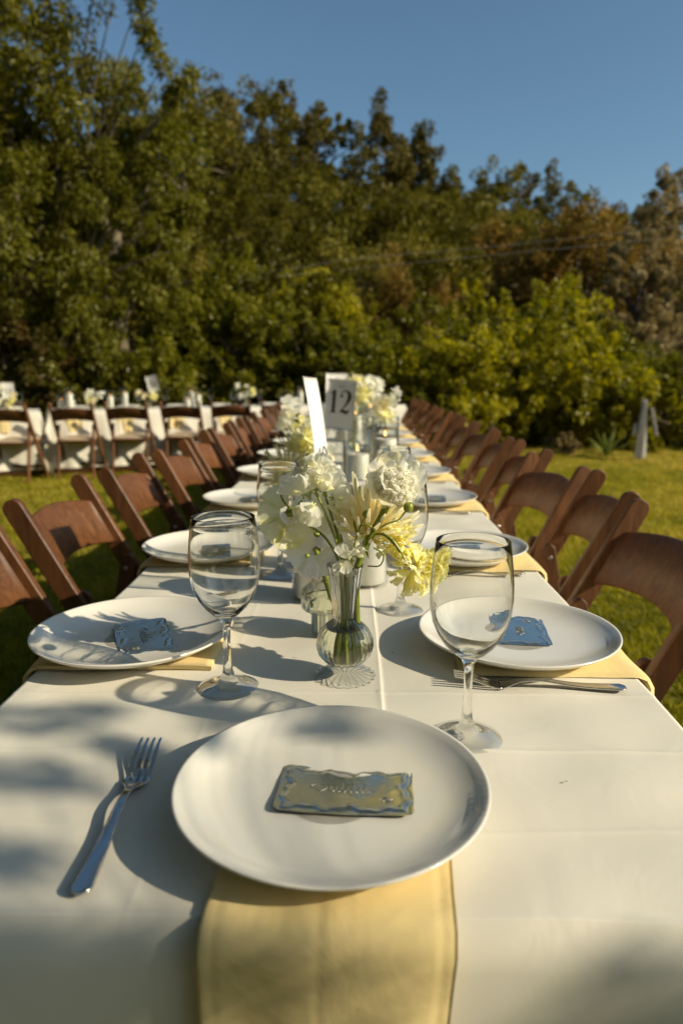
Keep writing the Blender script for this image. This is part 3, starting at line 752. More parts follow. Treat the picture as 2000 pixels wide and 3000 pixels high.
def plank(pts, wid, th, side, round_top=True, round_bot=False):
    """a flat bar following pts (y,z) in the side plane, width wid in that plane, thickness th across x, rounded ends"""
    (y0, z0), (y1, z1) = pts; d = Vector((y1 - y0, z1 - z0)); L = d.length; d.normalize(); n = Vector((-d.y, d.x))
    out = []
    def add(a, b): out.append((y0 + d.x * a + n.x * b, z0 + d.y * a + n.y * b))
    h = wid / 2
    if round_bot: [add(h - h * math.sin(k), -h * math.cos(k)) for k in [math.pi * j / 8 for j in range(0, 9)]]
    else: add(0, -h); add(0, h)
    out2 = []
    # from +h side to the top and round
    if round_top:
        for k in [math.pi * j / 10 for j in range(0, 11)]: add(L - h + h * math.sin(k), h * math.cos(k))
    else: add(L, h); add(L, -h)
    if round_bot: pass
    mb = MB(); m_ = len(out); e = .003
    cy_ = sum(p[0] for p in out) / m_; cz_ = sum(p[1] for p in out) / m_
    def ins(p):
        q = Vector((p[0] - y0, p[1] - z0)); a = q.dot(d); b = q.dot(n)
        b -= math.copysign(min(e, abs(b)), b); a = min(max(a, e), L - e)
        return (y0 + d.x * a + n.x * b, z0 + d.y * a + n.y * b)
    o2 = [ins(p) for p in out]
    x = side; vs = [(x - th / 2, *p) for p in o2] + [(x - th / 2 + e, *p) for p in out] + [(x + th / 2 - e, *p) for p in out] + [(x + th / 2, *p) for p in o2]
    fs = [tuple(range(m_))[::-1], tuple(3 * m_ + k for k in range(m_))]
    for j in range(3): fs += [(j * m_ + k, j * m_ + (k + 1) % m_, (j + 1) * m_ + (k + 1) % m_, (j + 1) * m_ + k) for k in range(m_)]
    mb.add(vs, fs); return mb
def make_chair():
    """folding chair, back posts at local y=0, facing local +y"""
    t = thing('folding_chair', 'x', 'chair', (0, 0, 0)); W = .43
    for s in (-1, 1):
        plank([(.445, 0), (0, .83)], .050, .022, s * W / 2).build('post', M['wood'], t, smooth=False)
    for s in (-1, 1):
        lg = plank([(.035, 0), (.155, .595)], .042, .020, s * (W / 2 - .030)).build('leg', M['wood'], t, smooth=False)
        mb = MB(); x = s * (W / 2 - .030)
        mb.lathe([(0, -.002), (.007, -.001), (.007, .001), (0, .003)], 10); me = mb.mesh('bolt', M['bolt'])
        for yy, zz in ((.146, .552),):
            b = obj('bolt', me, lg, (x + s * -.0105, yy, zz)); b.rotation_euler = (0, R(-90 * s), 0)
            b = obj('bolt', me, lg, (x + s * .0105, yy, zz)); b.rotation_euler = (0, R(90 * s), 0)
    p = arc_panel(W - .022, 0, .145, .040, .014, .028)
    # the panel lies in the slope of the posts
    th = math.atan2(.445, .83); c, s_ = math.cos(th), math.sin(th)
    p.v = [(x, .105 + y * c - z * s_ , .625 + y * s_ * 1 + z * c) for x, y, z in p.v]
    p.build('backrest', M['wood'], t)
    mb = MB(); mb.box((0, .285, .425), (W - .03, .40, .022), Matrix.Rotation(R(3), 3, 'X'), bev=.004); mb.build('seat_frame', M['wood'], t, smooth=False)
    mb = MB()
    def fn(u, v):
        a, b = u * 2 - 1, v * 2 - 1
        e = max(abs(a), abs(b)); h = .024 * (1 - e ** 6) + .0
        return (a * .185 * (1 - .04 * abs(b) ** 4), .29 + b * .180 * (1 - .04 * abs(a) ** 4), .437 + h + .011 * b)
    mb.grid(fn, 14, 14); mb.build('seat_pad', M['vinyl'], t)
    mb = MB(); mb.box((0, .052, .10), (W - .08, .016, .034), bev=.003); mb.build('stretcher', M['wood'], t, smooth=False)
    mb = MB(); mb.box((0, .375, .14), (W - .022, .016, .034), bev=.003); mb.build('stretcher', M['wood'], t, smooth=False)
    return t
chair0 = make_chair()
def place_chair(x, y, rz, label, group, z=0, first=[True]):
    o = chair0 if first[0] else dup(chair0, (x, y, z), rz)
    o.location = (x, y, z); o.rotation_euler = (0, 0, rz)
    o['label'] = label; o['group'] = group; first[0] = False; return o
# chairs on the left side of the long table (backs at x = -.80, facing +x)
rg = np.random.default_rng(31)
LCH = [(-.815, 1.285, 2), (-.825, 1.86, 1), (-.815, 2.44, 3), (-.79, 3.00, 0), (-.805, 3.57, 2), (-.80, 4.14, -2), (-.80, 4.72, 3), (-.79, 5.30, 0), (-.80, 5.88, -3), (-.80, 6.48, 2), (-.79, 7.05, 0), (-.80, 7.62, 3), (-.80, 8.2, 0)]
for k, (x, y, a) in enumerate(LCH):
    lab = ('brown folding chair at the left frame edge, partly cut off' if k == 0 else
           'brown folding chair in full view left of the nearest glass' if k == 1 else
           '%s brown wooden folding chair along the left side of the long table' % ORD[k])
    place_chair(x, y, R(-90 + a), lab, 'folding chairs on the left of the long table')
RCH = [(.70, 1.46, 2), (.745, 1.99, -8), (.725, 2.50, 8), (.775, 3.03, 1), (.765, 3.60, -3), (.78, 4.18, 3), (.775, 4.76, 0), (.79, 5.32, -4), (.77, 5.90, 3), (.78, 6.48, 0), (.77, 7.06, 4), (.78, 7.62, -2), (.775, 8.20, 2), (.77, 8.72, 0)]
for k, (x, y, a) in enumerate(RCH):
    lab = ('dark brown folding chair whose back is cut by the right frame edge' if k == 0 else
           'turned dark brown folding chair just behind the one cut by the right edge' if k == 1 else
           '%s brown wooden folding chair along the right side of the long table' % ORD[k])
    place_chair(x, y, R(90 + a), lab, 'folding chairs on the right of the long table')
place_chair(.86, .93, R(84), 'dark folding chair low at the right edge with just a post showing', 'folding chairs on the right of the long table')
for k, u in enumerate([-.95, -.34, .30, .86, 1.44, 2.02, 2.62]):
    p = bg(u, -.40)
    lab = ['brown folding chair at the far left edge of the far row', 'folding chair left of the hanging cloth corner of the far table', 'folding chair right of the hanging cloth corner of the far table', 'folding chair in front of the candles of the middle far table',
           'folding chair in front of the tilted card of the far table', 'folding chair of the far row partly behind the left chair backs', 'last folding chair of the far row, mostly hidden by the long table chairs'][k]
    place_chair(p.x, p.y, R([4, 0, 3, 2, -1, 5, 3][k]), lab, 'folding chairs at the far tables')

# ================================================================== TABLEWARE
# plate
def plate_prof():
    top = [(.135, .0245), (.1325, .0238), (.126, .0195), (.116, .0145), (.104, .0105), (.090, .0082), (.070, .0070), (.040, .0066), (0, .0065)]
    bot = [(0, .0015), (.060, .0015), (.078, .0015), (.080, .0), (.084, .0), (.0855, .002), (.098, .0050), (.112, .0092), (.124, .0145), (.1325, .0200), (.1355, .0228)]
    return bot + top
mb = MB(); mb.lathe(plate_prof(), 96); PLATE = mb.mesh('plate', M['china'])
# foil place card: embossed wavy border, lettering pressed into the middle
def stroke(mb, pts, w, z, th=.0006, wfn=None):
    """a flat ribbon of varying width following 2d points, slightly proud"""
    P = [Vector((p[0], p[1])) for p in pts]; n = len(P); L = []; Rr = []
    for i in range(n):
        d = (P[min(i + 1, n - 1)] - P[max(i - 1, 0)]); d = d.normalized() if d.length > 1e-9 else Vector((1, 0)); nn = Vector((-d.y, d.x))
        ww = w * (wfn(i / (n - 1), d) if wfn else 1) / 2
        L.append(P[i] + nn * ww); Rr.append(P[i] - nn * ww)
    vs = [(p.x, p.y, z) for p in L] + [(p.x, p.y, z) for p in Rr] + [(p.x, p.y, z + th) for p in L] + [(p.x, p.y, z + th) for p in Rr]
    fs = []
    for i in range(n - 1):
        fs += [(2 * n + i, 2 * n + i + 1, 3 * n + i + 1, 3 * n + i), (i, 2 * n + i, 2 * n + i + 1, i + 1)[::-1], (n + i, n + i + 1, 3 * n + i + 1, 3 * n + i)[::-1]]
    fs += [(0, n, 3 * n, 2 * n), (n - 1, 2 * n - 1, 4 * n - 1, 3 * n - 1)[::-1]]
    mb.add(vs, fs)
def c2(pts, n=6): return [(p.x, p.y) for p in crom([(x, y, 0) for x, y in pts], n)]
def foil_card(seed, w=.116, h=.072, letters=9, bend=.003):
    rn = random.Random(seed); ph = [rn.random() * 6.28 for _ in range(8)]
    def surf(x, y):
        a, b = x / (w / 2), y / (h / 2)
        e = max(abs(a), abs(b))
        dx, dy = (1 - abs(a)) * w / 2, (1 - abs(b)) * h / 2
        d = min(dx, dy)
        s = x if dy < dx else y
        wob = .0026 * math.sin(s * 170 + ph[0]) + .0012 * math.sin(s * 410 + ph[1])
        z = .0008 * math.exp(-((d - .0085 - wob) / .0020) ** 2) - .0005 * math.exp(-((d - .0040 - wob * .6) / .0014) ** 2)
        z += bend * (a * a) * .35 + bend * .3 * b * b * math.sin(2 * a + ph[2]) + .0003 * math.sin(a * 5 + ph[3]) * math.sin(b * 3 + ph[4])
        return z
    mb = MB()
    def fn(u, v):
        a, b = u * 2 - 1, v * 2 - 1
        x, y = a * w / 2, b * h / 2
        # rounded corners, slightly wavy outline
        cr = .007; qx, qy = abs(x) - (w / 2 - cr), abs(y) - (h / 2 - cr)
        if qx > 0 and qy > 0:
            l = math.hypot(qx, qy)
            if l > cr: x = math.copysign(w / 2 - cr + qx / l * cr, x); y = math.copysign(h / 2 - cr + qy / l * cr, y)
        x += .0003 * math.sin(y * 190 + ph[5]) * abs(a) ** 8; y += .0003 * math.sin(x * 150 + ph[6]) * abs(b) ** 8
        return (x, y, surf(x, y))
    mb.grid(fn, 110, 70)
    me = mb.mesh('sheet', M['foil'])
    # script lettering
    lt = MB(); x = -.017; z = .0002
    W = .046 if letters > 6 else .026; x = -W / 2
    pts = [(x - .006, .000), (x - .008, .003), (x - .003, .006), (x + .004, .006), (x + .006, .001), (x + .001, -.004), (x - .002, -.001), (x - .001, .007)]
    s1 = c2(pts)
    x += .008; pts = []
    for k in range(letters):
        hgt = .0050 if rn.random() < .7 else .0110
        pts += [(x, -.003), (x + .0010, hgt - .001), (x + .0018, hgt - .002), (x + .0015, -.003)]; x += W / (letters + 2)
    pts.append((x + .003, -.001))
    s2 = c2(pts, 4)
    for s_ in (s1, s2):
        n = len(lt.v)
        stroke(lt, s_, .0013, 0, .0005)
        for i in range(n, len(lt.v)):
            a = lt.v[i]; lt.v[i] = (a[0], a[1], a[2] + surf(a[0], a[1]) - .0002)
    # small flower sprig embossed in the corner
    for q in range(7):
        a = q * .9; n = len(lt.v)
        stroke(lt, c2([(.036, -.014), (.036 + .003 * math.cos(a), -.014 + .003 * math.sin(a)), (.036 + .006 * math.cos(a + .4), -.014 + .005 * math.sin(a + .4))]), .0012, 0, .0006)
        for i in range(n, len(lt.v)):
            b = lt.v[i]; lt.v[i] = (b[0], b[1], b[2] + surf(b[0], b[1]) - .0002)
    return me, lt.mesh('lettering', M['foil_dark'])
CARDS = [foil_card(1, .118, .076, 7), foil_card(2, .118, .074, 4, .0015), foil_card(3, .118, .074, 7, .002)]
# fork
def fork_parts():
    L = .205
    def zc(y): return .0065 + .010 * math.exp(-((y - .205) / .035) ** 2) - .004 * math.exp(-((y - .150) / .018) ** 2) + .006 * math.exp(-((y - .105) / .035) ** 2)
    def wd(y):
        if y < .008: return .0085 * math.sqrt(max(0.02, 1 - ((.008 - y) / .008) ** 2))
        if y < .10: return .0085 - .0045 * ((y - .008) / .092) ** .8
        if y < .125: return .0040 - .0006 * math.sin((y - .1) / .025 * math.pi)
        if y < .150: return .0040 + .0083 * (math.sin(((y - .125) / .025) * math.pi / 2)) ** 1.6
        return .0123
    ys = [.0, .001, .003, .006, .008] + [.008 + .142 * k / 40 for k in range(1, 41)]
    mb = MB(); vs = []; na = 9
    for y in ys:
        w = wd(y); th = .0022 if y < .12 else .0016
        for k in range(na):
            a = -1 + 2 * k / (na - 1)
            dish = -.0022 * (1 - a * a) * max(0, min(1, (y - .12) / .02))
            hol = -.0006 * (1 - a * a) if y < .1 else 0
            vs.append((a * w, y, zc(y) + dish + hol))
        for k in range(na)[::-1]:
            a = -1 + 2 * k / (na - 1)
            dish = -.0022 * (1 - a * a) * max(0, min(1, (y - .12) / .02))
            vs.append((a * w * .96, y, zc(y) + dish - th * (1.2 - .4 * a * a)))
    n = 2 * na
    fs = [(i * n + a, i * n + (a + 1) % n, (i + 1) * n + (a + 1) % n, (i + 1) * n + a) for i in range(len(ys) - 1) for a in range(n)]
    fs += [tuple(range(n)), tuple((len(ys) - 1) * n + a for a in range(n))[::-1]]
    mb.add(vs, fs); handle = mb.mesh('handle', M['steel'])
    tines = []
    for q in range(4):
        xc = -.0098 + .00653 * q; mb = MB(); vs = []
        yy = [.149, .155, .165, .175, .185, .195, .202, .205]
        for y in yy:
            w = .0018 * (1 if y < .195 else (.75 if y < .204 else .35)); a = xc / .0123; x_ = xc * (1 - .05 * (y - .15) / .055)
            z = zc(y) - .0022 * (1 - a * a) * max(0, 1 - (y - .15) / .03)
            vs += [(x_ - w, y, z), (x_ + w, y, z), (x_ + w * .8, y, z - .0017), (x_ - w * .8, y, z - .0017)]
        fs = [(i * 4 + a, i * 4 + (a + 1) % 4, (i + 1) * 4 + (a + 1) % 4, (i + 1) * 4 + a) for i in range(len(yy) - 1) for a in range(4)]
        fs += [(0, 1, 2, 3), tuple((len(yy) - 1) * 4 + a for a in range(4))[::-1]]
        mb.add(vs, fs); tines.append(mb.mesh('tine', M['steel'], smooth=False))
    # raised beads along the rim of the handle
    mb = MB()
    for s in (-1, 1):
        for k in range(46):
            y = .006 + .0021 * k; w = wd(y) - .0011
            c = (s * w, y, zc(y) + .0002); r = .00062
            mb.add([(c[0] + r, c[1], c[2]), (c[0], c[1] + r, c[2]), (c[0] - r, c[1], c[2]), (c[0], c[1] - r, c[2]), (c[0], c[1], c[2] + r), (c[0], c[1], c[2] - r)],
                   [(0, 1, 4), (1, 2, 4), (2, 3, 4), (3, 0, 4), (1, 0, 5), (2, 1, 5), (3, 2, 5), (0, 3, 5)])
    beads = mb.mesh('beading', M['steel'])
    return handle, tines, beads
FH, FT, FB = fork_parts()
fork0 = None
def place_fork(x, y, rz, label, z=TH, tilt=0):
    """handle end at (x, y), tines toward local +y"""
    global fork0
    if fork0 is None:
        fork0 = thing('fork', label, 'fork', (x, y, z), rz, 'dinner forks')
        obj('handle', FH, fork0); [obj('tine', t, fork0) for t in FT]; obj('beading', FB, fork0)
        return fork0
    return dup(fork0, (x, y, z), rz, label)
# wine glass
def wine_prof():
    out = [(0, 0), (.0365, 0), (.0372, .0008), (.0370, .0018), (.030, .0030), (.020, .0048), (.0130, .0085), (.0085, .0150), (.0058, .0240), (.0047, .0380), (.0043, .055), (.0046, .072), (.0056, .083), (.0090, .0895),
           (.0165, .0955), (.0250, .1040), (.0325, .1150), (.0380, .1280), (.0410, .1420), (.0420, .1550), (.0416, .1700), (.0402, .1860), (.0384, .2010), (.0368, .2125), (.0366, .2132)]
    inn = [(.0358, .2134), (.0352, .2126), (.0372, .2000), (.0390, .1860), (.0404, .1700), (.0408, .1550), (.0398, .1425), (.0368, .1290), (.0312, .1168), (.0236, .1065), (.0150, .0990), (.0060, .0955), (0, .0950)]
    return out + inn
def dense(prof, m=3):
    out = []
    for i in range(len(prof) - 1):
        a, b = prof[i], prof[i + 1]
        out.append(a)
    return prof
mb = MB(); mb.lathe(wine_prof(), 96); GLASS = mb.mesh('wine_glass', M['glass'])
GLASS.materials.append(M['glass_rib'])
for p_ in GLASS.polygons:
    if p_.center.z < .0075: p_.material_index = 1
mb = MB(); mb.lathe(wine_prof(), 28); GLASS_FAR = mb.mesh('wine_glass', M['glass_far'])
def place_glass(x, y, label, z=TH, near=False, s=1.0):
    o = obj('wine_glass', GLASS if near else GLASS_FAR, None, (x, y, z)); o.scale = (s, s, s)
    tag(o, label, 'wine glass', 'wine glasses')
    if near: caster(o)
    return o
# yellow napkin lying under a plate and hanging over the table edge; local +y points at the edge, edge at y=0
def napkin_mesh(w, inside, hang, seed, skew=0.0, nu=16):
    rn = random.Random(seed); ph = [rn.random() * 6.28 for _ in range(6)]
    mb = MB(); nv = 44; L = inside + hang
    for lay, (dz, dw) in enumerate([(.0, 0), (.0045, -.001)]):
        def fn(u, v):
            s = v * L - inside; x = (u - .5) * (w + 2 * dw)
            x += .002 * math.sin(v * 9 + ph[0]) + skew * s
            r = .014
            if s < 0: y, z = s, 0
            elif s < r * 1.57: a = s / r; y, z = r * math.sin(a), -r * (1 - math.cos(a))
            else:
                q = s - r * 1.57; k = min(1, q / hang)
                y, z = r + k * (.012 * math.sin(u * 7 + ph[1]) + .012 + .006 * math.sin(u * 15 + ph[2])), -r - q
                x += (u - .5) * -.02 * k
            e = min(u, 1 - u) * 12
            th = dz + (.0012 * (1 - math.exp(-e * 2)) if lay else 0)
            bulge = .0022 * math.sin(u * 6.28 + ph[3]) * math.sin(v * 17 + ph[4])
            if nu > 16: th -= .0007 * math.exp(-((min(u, 1 - u) - .055) / .012) ** 2) + .0005 * math.exp(-((u - .52 - .02 * math.sin(v * 5)) / .02) ** 2)
            if s < 0: z += .0022 + th + abs(bulge) * .6
            else:
                a = min(1.57, s / r); y += (.0022 + th) * math.sin(a) + bulge; z += (.0022 + th) * math.cos(a)
            return (x, y, z)
        mb.grid(fn, nu, nv)
    # close the folded edges
    n = (nu + 1) * (nv + 1)
    for j in range(nv):
        for i in (0, nu):
            a, b = j * (nu + 1) + i, (j + 1) * (nu + 1) + i
            mb.f.append((a, b, b + n, a + n))
    for i in range(nu):
        for j in (0, nv):
            a = j * (nu + 1) + i; mb.f.append((a, a + 1, a + 1 + n, a + n))
    return mb.mesh('napkin', M['napkin'])
NAP = [napkin_mesh(.184, .225, .24, 1), napkin_mesh(.180, .22, .22, 2, .03), napkin_mesh(.186, .22, .23, 3, -.02)]
NAPF = napkin_mesh(.178, .20, .26, 5, .06, nu=64)
def place_napkin(x, y, rz, label, k=0, me=None, z=TH):
    o = obj('napkin', me or NAP[k % 3], None, (x, y, z)); o.rotation_euler = (0, 0, rz)
    tag(o, label, 'napkin', 'yellow napkins under the plates'); receiver(o); return o
def place_plate(x, y, label, z=TH, rz=0):
    o = obj('plate', PLATE, None, (x, y, z + .0078)); o.rotation_euler = (0, 0, rz); tag(o, label, 'plate', 'white dinner plates'); receiver(o); return o
def place_card(x, y, rz, label, k, z=TH, rx=0, ry=0):
    t = thing('place_card', label, 'place card', (x, y, z + .0153), 0, 'foil place cards'); t.rotation_euler = (rx, ry, rz)
    if k == 2 and y < 1.2: t.rotation_euler = (Matrix.Rotation(R(3), 3, 'X') @ Matrix.Rotation(rz, 3, 'Z')).to_euler(); t.location.z += .0015
    obj('sheet', CARDS[k][0], t); obj('lettering', CARDS[k][1], t); return t

# --- near end setting
place_napkin(-.014, Y0 - .001, R(180), 'yellow napkin hanging over the near end of the table', me=NAPF)
place_plate(-.018, .556, 'large white dinner plate nearest to the camera')
place_card(-.006, .563, R(-3), 'crinkled foil name card on the nearest plate, mirroring the green hill', 0, rx=R(-3), ry=R(.3)).location.z += .0008
place_fork(-.198, .445, R(1.0), 'steel fork lying left of the nearest plate')
place_glass(.119, .684, 'wine glass at the right behind the nearest plate', near=True)
# --- settings along both sides
SY = [.925, 1.42, 2.02, 2.575, 3.13, 3.74, 4.27, 4.92, 5.55, 6.15, 6.75, 7.35, 7.95, 8.5]
for k, y in enumerate(SY):
    o_ = ORD[k]
    dy = [0, .0, -.01, .02, .03, 0, 0, 0, 0, 0, 0, 0, 0, 0][k]
    for side in (-1, 1):
        sn = 'left' if side < 0 else 'right'
        px = (XL + .108 if side < 0 else XR - .134) + (0 if k else .005 * side)
        yy = y + (dy if side < 0 else .005)
        place_napkin(XL if side < 0 else XR, yy + (.012 if side < 0 else -.010), R(90 if side < 0 else -90), '%s yellow napkin along the %s edge of the long table' % (o_, sn), k + (side > 0))
        place_plate(px, yy, ('white dinner plate with leafy flower shadows, left of the nearest glass' if side < 0 else 'white plate carrying a sky blue foil card, behind the right glass') if k == 0 else '%s white dinner plate along the %s side of the long table' % (o_, sn))
        if k < 12:
            if side < 0: place_card(px + .008 + (.005 if k == 0 else 0), yy, R(-68 if k == 0 else -80), ('dark shining foil name card on the plate with flower shadows' if k == 0 else '%s foil name card along the left side of the long table' % o_), 2 if k % 2 == 0 else 1, rx=R(1), ry=R(1))
            else: place_card(px + .012, yy + .035 - (.012 if k else 0), R(84), ('flat foil name card mirroring the blue sky on the right plate' if k == 0 else '%s foil name card along the right side of the long table' % o_), 1 if k % 2 == 0 else 2, rx=R(-1))
        if side > 0:
            place_fork(.328 - .004 * (k % 3), yy - .133, R(86), 'steel fork lying behind the right wine glass, pointing left' if k == 0 else '%s steel fork along the right side of the long table' % o_)
            gx, gy = (.076, yy + .162) if k == 0 else (.085 + .006 * (k % 3), yy + .17)
        else:
            if k: place_fork(-.385, yy + .15, R(-88), '%s steel fork along the left side of the long table' % o_)
            else: place_fork(-.385, yy + .155, R(-88), 'steel fork behind the plate with the flower shadows')
            gx, gy = (-.151, .800) if k == 0 else ((-.137, 1.29) if k == 1 else (-.15 + .006 * (k % 3), yy - .15))
        lab = {(-1, 0): 'wine glass in focus at the left beside the plate with flower shadows', (1, 0): 'wine glass half hidden behind the yellow white flowers', (-1, 1): 'wine glass behind the white sweet peas at the left'}.get((side, k), '%s wine glass along the %s side of the long table' % (o_, sn))
        place_glass(gx, gy, lab, near=k < 2)

# candles in glass cylinders
def candle_set(h, hc, n=40, r=.041):
    mb = MB(); mb.lathe([(0, 0), (r - .002, 0), (r, .002), (r, h - .001), (r - .0008, h), (r - .0018, h - .001), (r - .0018, .007), (r - .004, .005), (0, .005)], n)
    g_ = mb.mesh('cylinder', M['glass_far'])
    mb = MB(); rc = r - .0055; mb.lathe([(0, .0052), (rc - .002, .0052), (rc, .007), (rc, hc - .003), (rc - .003, hc), (rc * .7, hc - .0015), (rc * .3, hc - .004), (0, hc - .0045)], n)
    w_ = mb.mesh('wax', M['wax'])
    mb = MB(); mb.tube([(0, 0, hc - .005), (.0005, 0, hc + .001), (.0012, 0, hc + .006)], .0009, 6); k_ = mb.mesh('wick', M['wick'])
    mb = MB(); mb.lathe([(0, 0), (.0022, .002), (.0034, .006), (.0026, .011), (.001, .017), (0, .021)], 10, (.0012, 0, hc + .006)); f_ = mb.mesh('flame', M['flame'])
    return g_, w_, k_, f_
CS = {h: candle_set(h, hc) for h, hc in ((.175, .105), (.220, .150), (.250, .185))}
def place_candle(x, y, h, label, z=TH, near=False):
    t = thing('candle_holder', label, 'candle', (x, y, z), random.random() * 3, 'pillar candles in glass cylinders')
    a = obj('cylinder', CS[h][0], t)
    w_ = obj('candle', CS[h][1], t); obj('wick', CS[h][2], w_); obj('flame', CS[h][3], w_)
    return t
place_candle(-.062, 1.150, .220, 'pillar candle in a glass cylinder behind the left of the near bouquet', near=True)
place_candle(.023, 1.240, .250, 'tallest pillar candle in a glass cylinder right behind the near vase', near=True)
place_candle(-.022, 1.345, .175, 'short pillar candle in a glass cylinder behind the two taller ones')

# ------------------------------------------------------------------ vases
def vase_bulb():
    nr = 22
    def rib(th, z):
        d = .045 if z < .013 else .017 if z < .08 else .032
        return 1 + d * (math.cos(nr * th + (z * 30 if z < .013 else 0)))
    out = [(0, .0008), (.012, .0008), (.030, .0002), (.0368, .0010), (.0372, .0026), (.033, .0048), (.022, .0085), (.011, .0120), (.0068, .0148), (.0085, .0165), (.0170, .0190), (.0265, .0245), (.0330, .0325), (.0355, .0420), (.0345, .0525), (.0300, .0625), (.0230, .0700), (.0165, .0750), (.0140, .0790), (.0142, .0840), (.0158, .0980), (.0182, .1200), (.0208, .1400), (.0218, .1465), (.0216, .1475)]
    inn = [(.0206, .1475), (.0200, .1460), (.0188, .1390), (.0164, .1200), (.0140, .0980), (.0126, .0840), (.0126, .0790), (.0150, .0740), (.0215, .0690), (.0284, .0615), (.0326, .0525), (.0336, .0420), (.0312, .0330), (.0250, .0258), (.0160, .0208), (0, .0190)]
    mb = MB(); mb.lathe(out + inn, 192, rib=rib); mb.v = [(x, y, z + (.0011 * math.cos(nr * math.atan2(y, x) + z * 30) * min(1, math.hypot(x, y) / .03) if 0 < z < .0125 and math.hypot(x, y) > .009 else 0)) for x, y, z in mb.v]
    me = mb.mesh('ribbed_glass', M['glass']); me.materials.append(M['glass_rib'])
    for p_ in me.polygons:
        if p_.center.z < .0140: p_.material_index = 1
    return me
def vase_step():
    def rib(th, z): return 1 + .018 * math.cos(22 * th)
    out = [(0, 0), (.025, 0), (.0265, .0015), (.0265, .036), (.0290, .0385), (.0385, .0405), (.0410, .0440), (.0410, .0640), (.0385, .0700), (.0300, .0760), (.0265, .0810), (.0258, .0900), (.0262, .0990)]
    inn = [(.0250, .0990), (.0246, .0900), (.0252, .0805), (.0290, .0742), (.0368, .0685), (.0394, .0635), (.0394, .0455), (.0372, .0425), (.0280, .0405), (.0250, .0370), (.0250, .0060), (.022, .004), (0, .004)]
    mb = MB(); mb.lathe(out + inn, 132, rib=rib); return mb.mesh('stepped_glass', M['glass_rib'])
va = thing('bud_vase', 'ribbed glass vase with round bulb and fluted foot in the centre', 'vase', (-.010, .834, TH), 0, 'glass bud vases')
VB = vase_bulb(); caster(obj('ribbed_glass', VB, va))
mb = MB(); mb.lathe([(0, .0200), (.0155, .0218), (.0246, .0268), (.0306, .0337), (.0328, .0420), (.0318, .0523), (.0276, .0607), (.0222, .0655), (0, .0655)], 64); wt = mb.mesh('water', M['water']); caster(obj('water', wt, va))
vb = thing('bud_vase', 'stepped ribbed glass vase just behind the round one, holding one thick stem', 'vase', (-.034, .985, TH), 0, 'glass bud vases')
VS = vase_step(); obj('stepped_glass', VS, vb)
mb = MB(); mb.lathe([(0, .0045), (.0215, .0045), (.0245, .0065), (.0245, .0372), (.0275, .0408), (.0366, .0430), (.0386, .0460), (.0386, .0560), (0, .0560)], 48); wt2 = mb.mesh('water', M['water']); caster(obj('water', wt2, vb))

VBF, VSF = VB.copy(), VS; VBF.materials[0] = M['glass_rib']
# ------------------------------------------------------------------ flowers
def frame_to(n, roll=0):
    n = Vector(n).normalized(); q = n.to_track_quat('Z', 'Y').to_matrix()
    return q @ Matrix.Rotation(roll, 3, 'Z')
def petal(mb, c, m, L, W, cup=.3, ruf=.1, k=7, ph=0, nu=10, nv=8, lift=0, tint=.6, dt=.3, claw=.25, point=0, curl=0):
    """a ruffled petal: grows from c along m's local y, its face along local z"""
    c = Vector(c)
    def fn(u, v):
        a = u * 2 - 1
        w = W / 2 * (claw + (1 - claw) * math.sin(min(1, v * 1.15) * math.pi / 2)) * (1 - .25 * max(0, v - .75) / .25 * (1 + point * 3))
        if point: w *= (1 - v ** 3 * point)
        y = L * v * (1 - .10 * a * a * v) ; x = a * w
        z = cup * L * (v * v * .6 + .5 * a * a * v) + lift * v + ruf * L * (v ** 2) * (math.sin(k * a + ph) * .6 + math.sin(k * 1.9 * a + ph * 2 + v * 4) * .4) * (.35 + .65 * abs(a) if v < .8 else 1)
        z -= curl * L * max(0, v - .7) ** 2 * 8
        p = m @ Vector((x, y, z)); return tuple(c + p)
    mb.grid(fn, nu, nv, lambda u, v: max(0, min(1, tint + dt * (v - .5) + .06 * math.sin(k * 6 * (u - .5)) * v)))
def bloom_obj(name, mb, mat, parent): return mb.build(name, M[mat], parent, tint=True)
def sweet_pea(parent, c, n, roll, size, seed, mat='petal_white'):
    """one banner petal behind, two wings in front, small keel"""
    rn = random.Random(seed); m = frame_to(n, roll); c = Vector(c)
    b = m
    mb = MB(); petal(mb, c, b @ Matrix.Rotation(R(-4), 3, 'X'), size, size * 1.55, .12, .15, 5 + rn.random() * 3, rn.random() * 6, 18, 12, tint=.55, dt=.5, claw=.35); bloom_obj('petal', mb, mat, parent)
    for s in (-1, 1):
        mb = MB(); petal(mb, c + b @ Vector((s * size * .05, 0, size * .10)), b @ Matrix.Rotation(R(-24 * s), 3, 'Z') @ Matrix.Rotation(R(34), 3, 'X') @ Matrix.Rotation(R(22 * s), 3, 'Y'), size * .8, size * .72, .3, .16, 4 + rn.random() * 3, rn.random() * 6, 12, 9, tint=.6, dt=.35, claw=.25); bloom_obj('petal', mb, mat, parent)
    mb = MB(); petal(mb, c + b @ Vector((0, 0, size * .12)), b @ Matrix.Rotation(R(55), 3, 'X'), size * .45, size * .3, .8, .03, 3, 0, 8, 6, tint=.35, dt=.2); bloom_obj('petal', mb, 'petal_green', parent)
    # calyx
    mb = MB()
    for q in range(5):
        petal(mb, c, b @ Matrix.Rotation(q * 1.256, 3, 'Z') @ Matrix.Rotation(R(-40), 3, 'X'), size * .22, size * .10, .2, 0, nu=2, nv=3, tint=.6, point=.8)
    bloom_obj('calyx', mb, 'stem', parent)
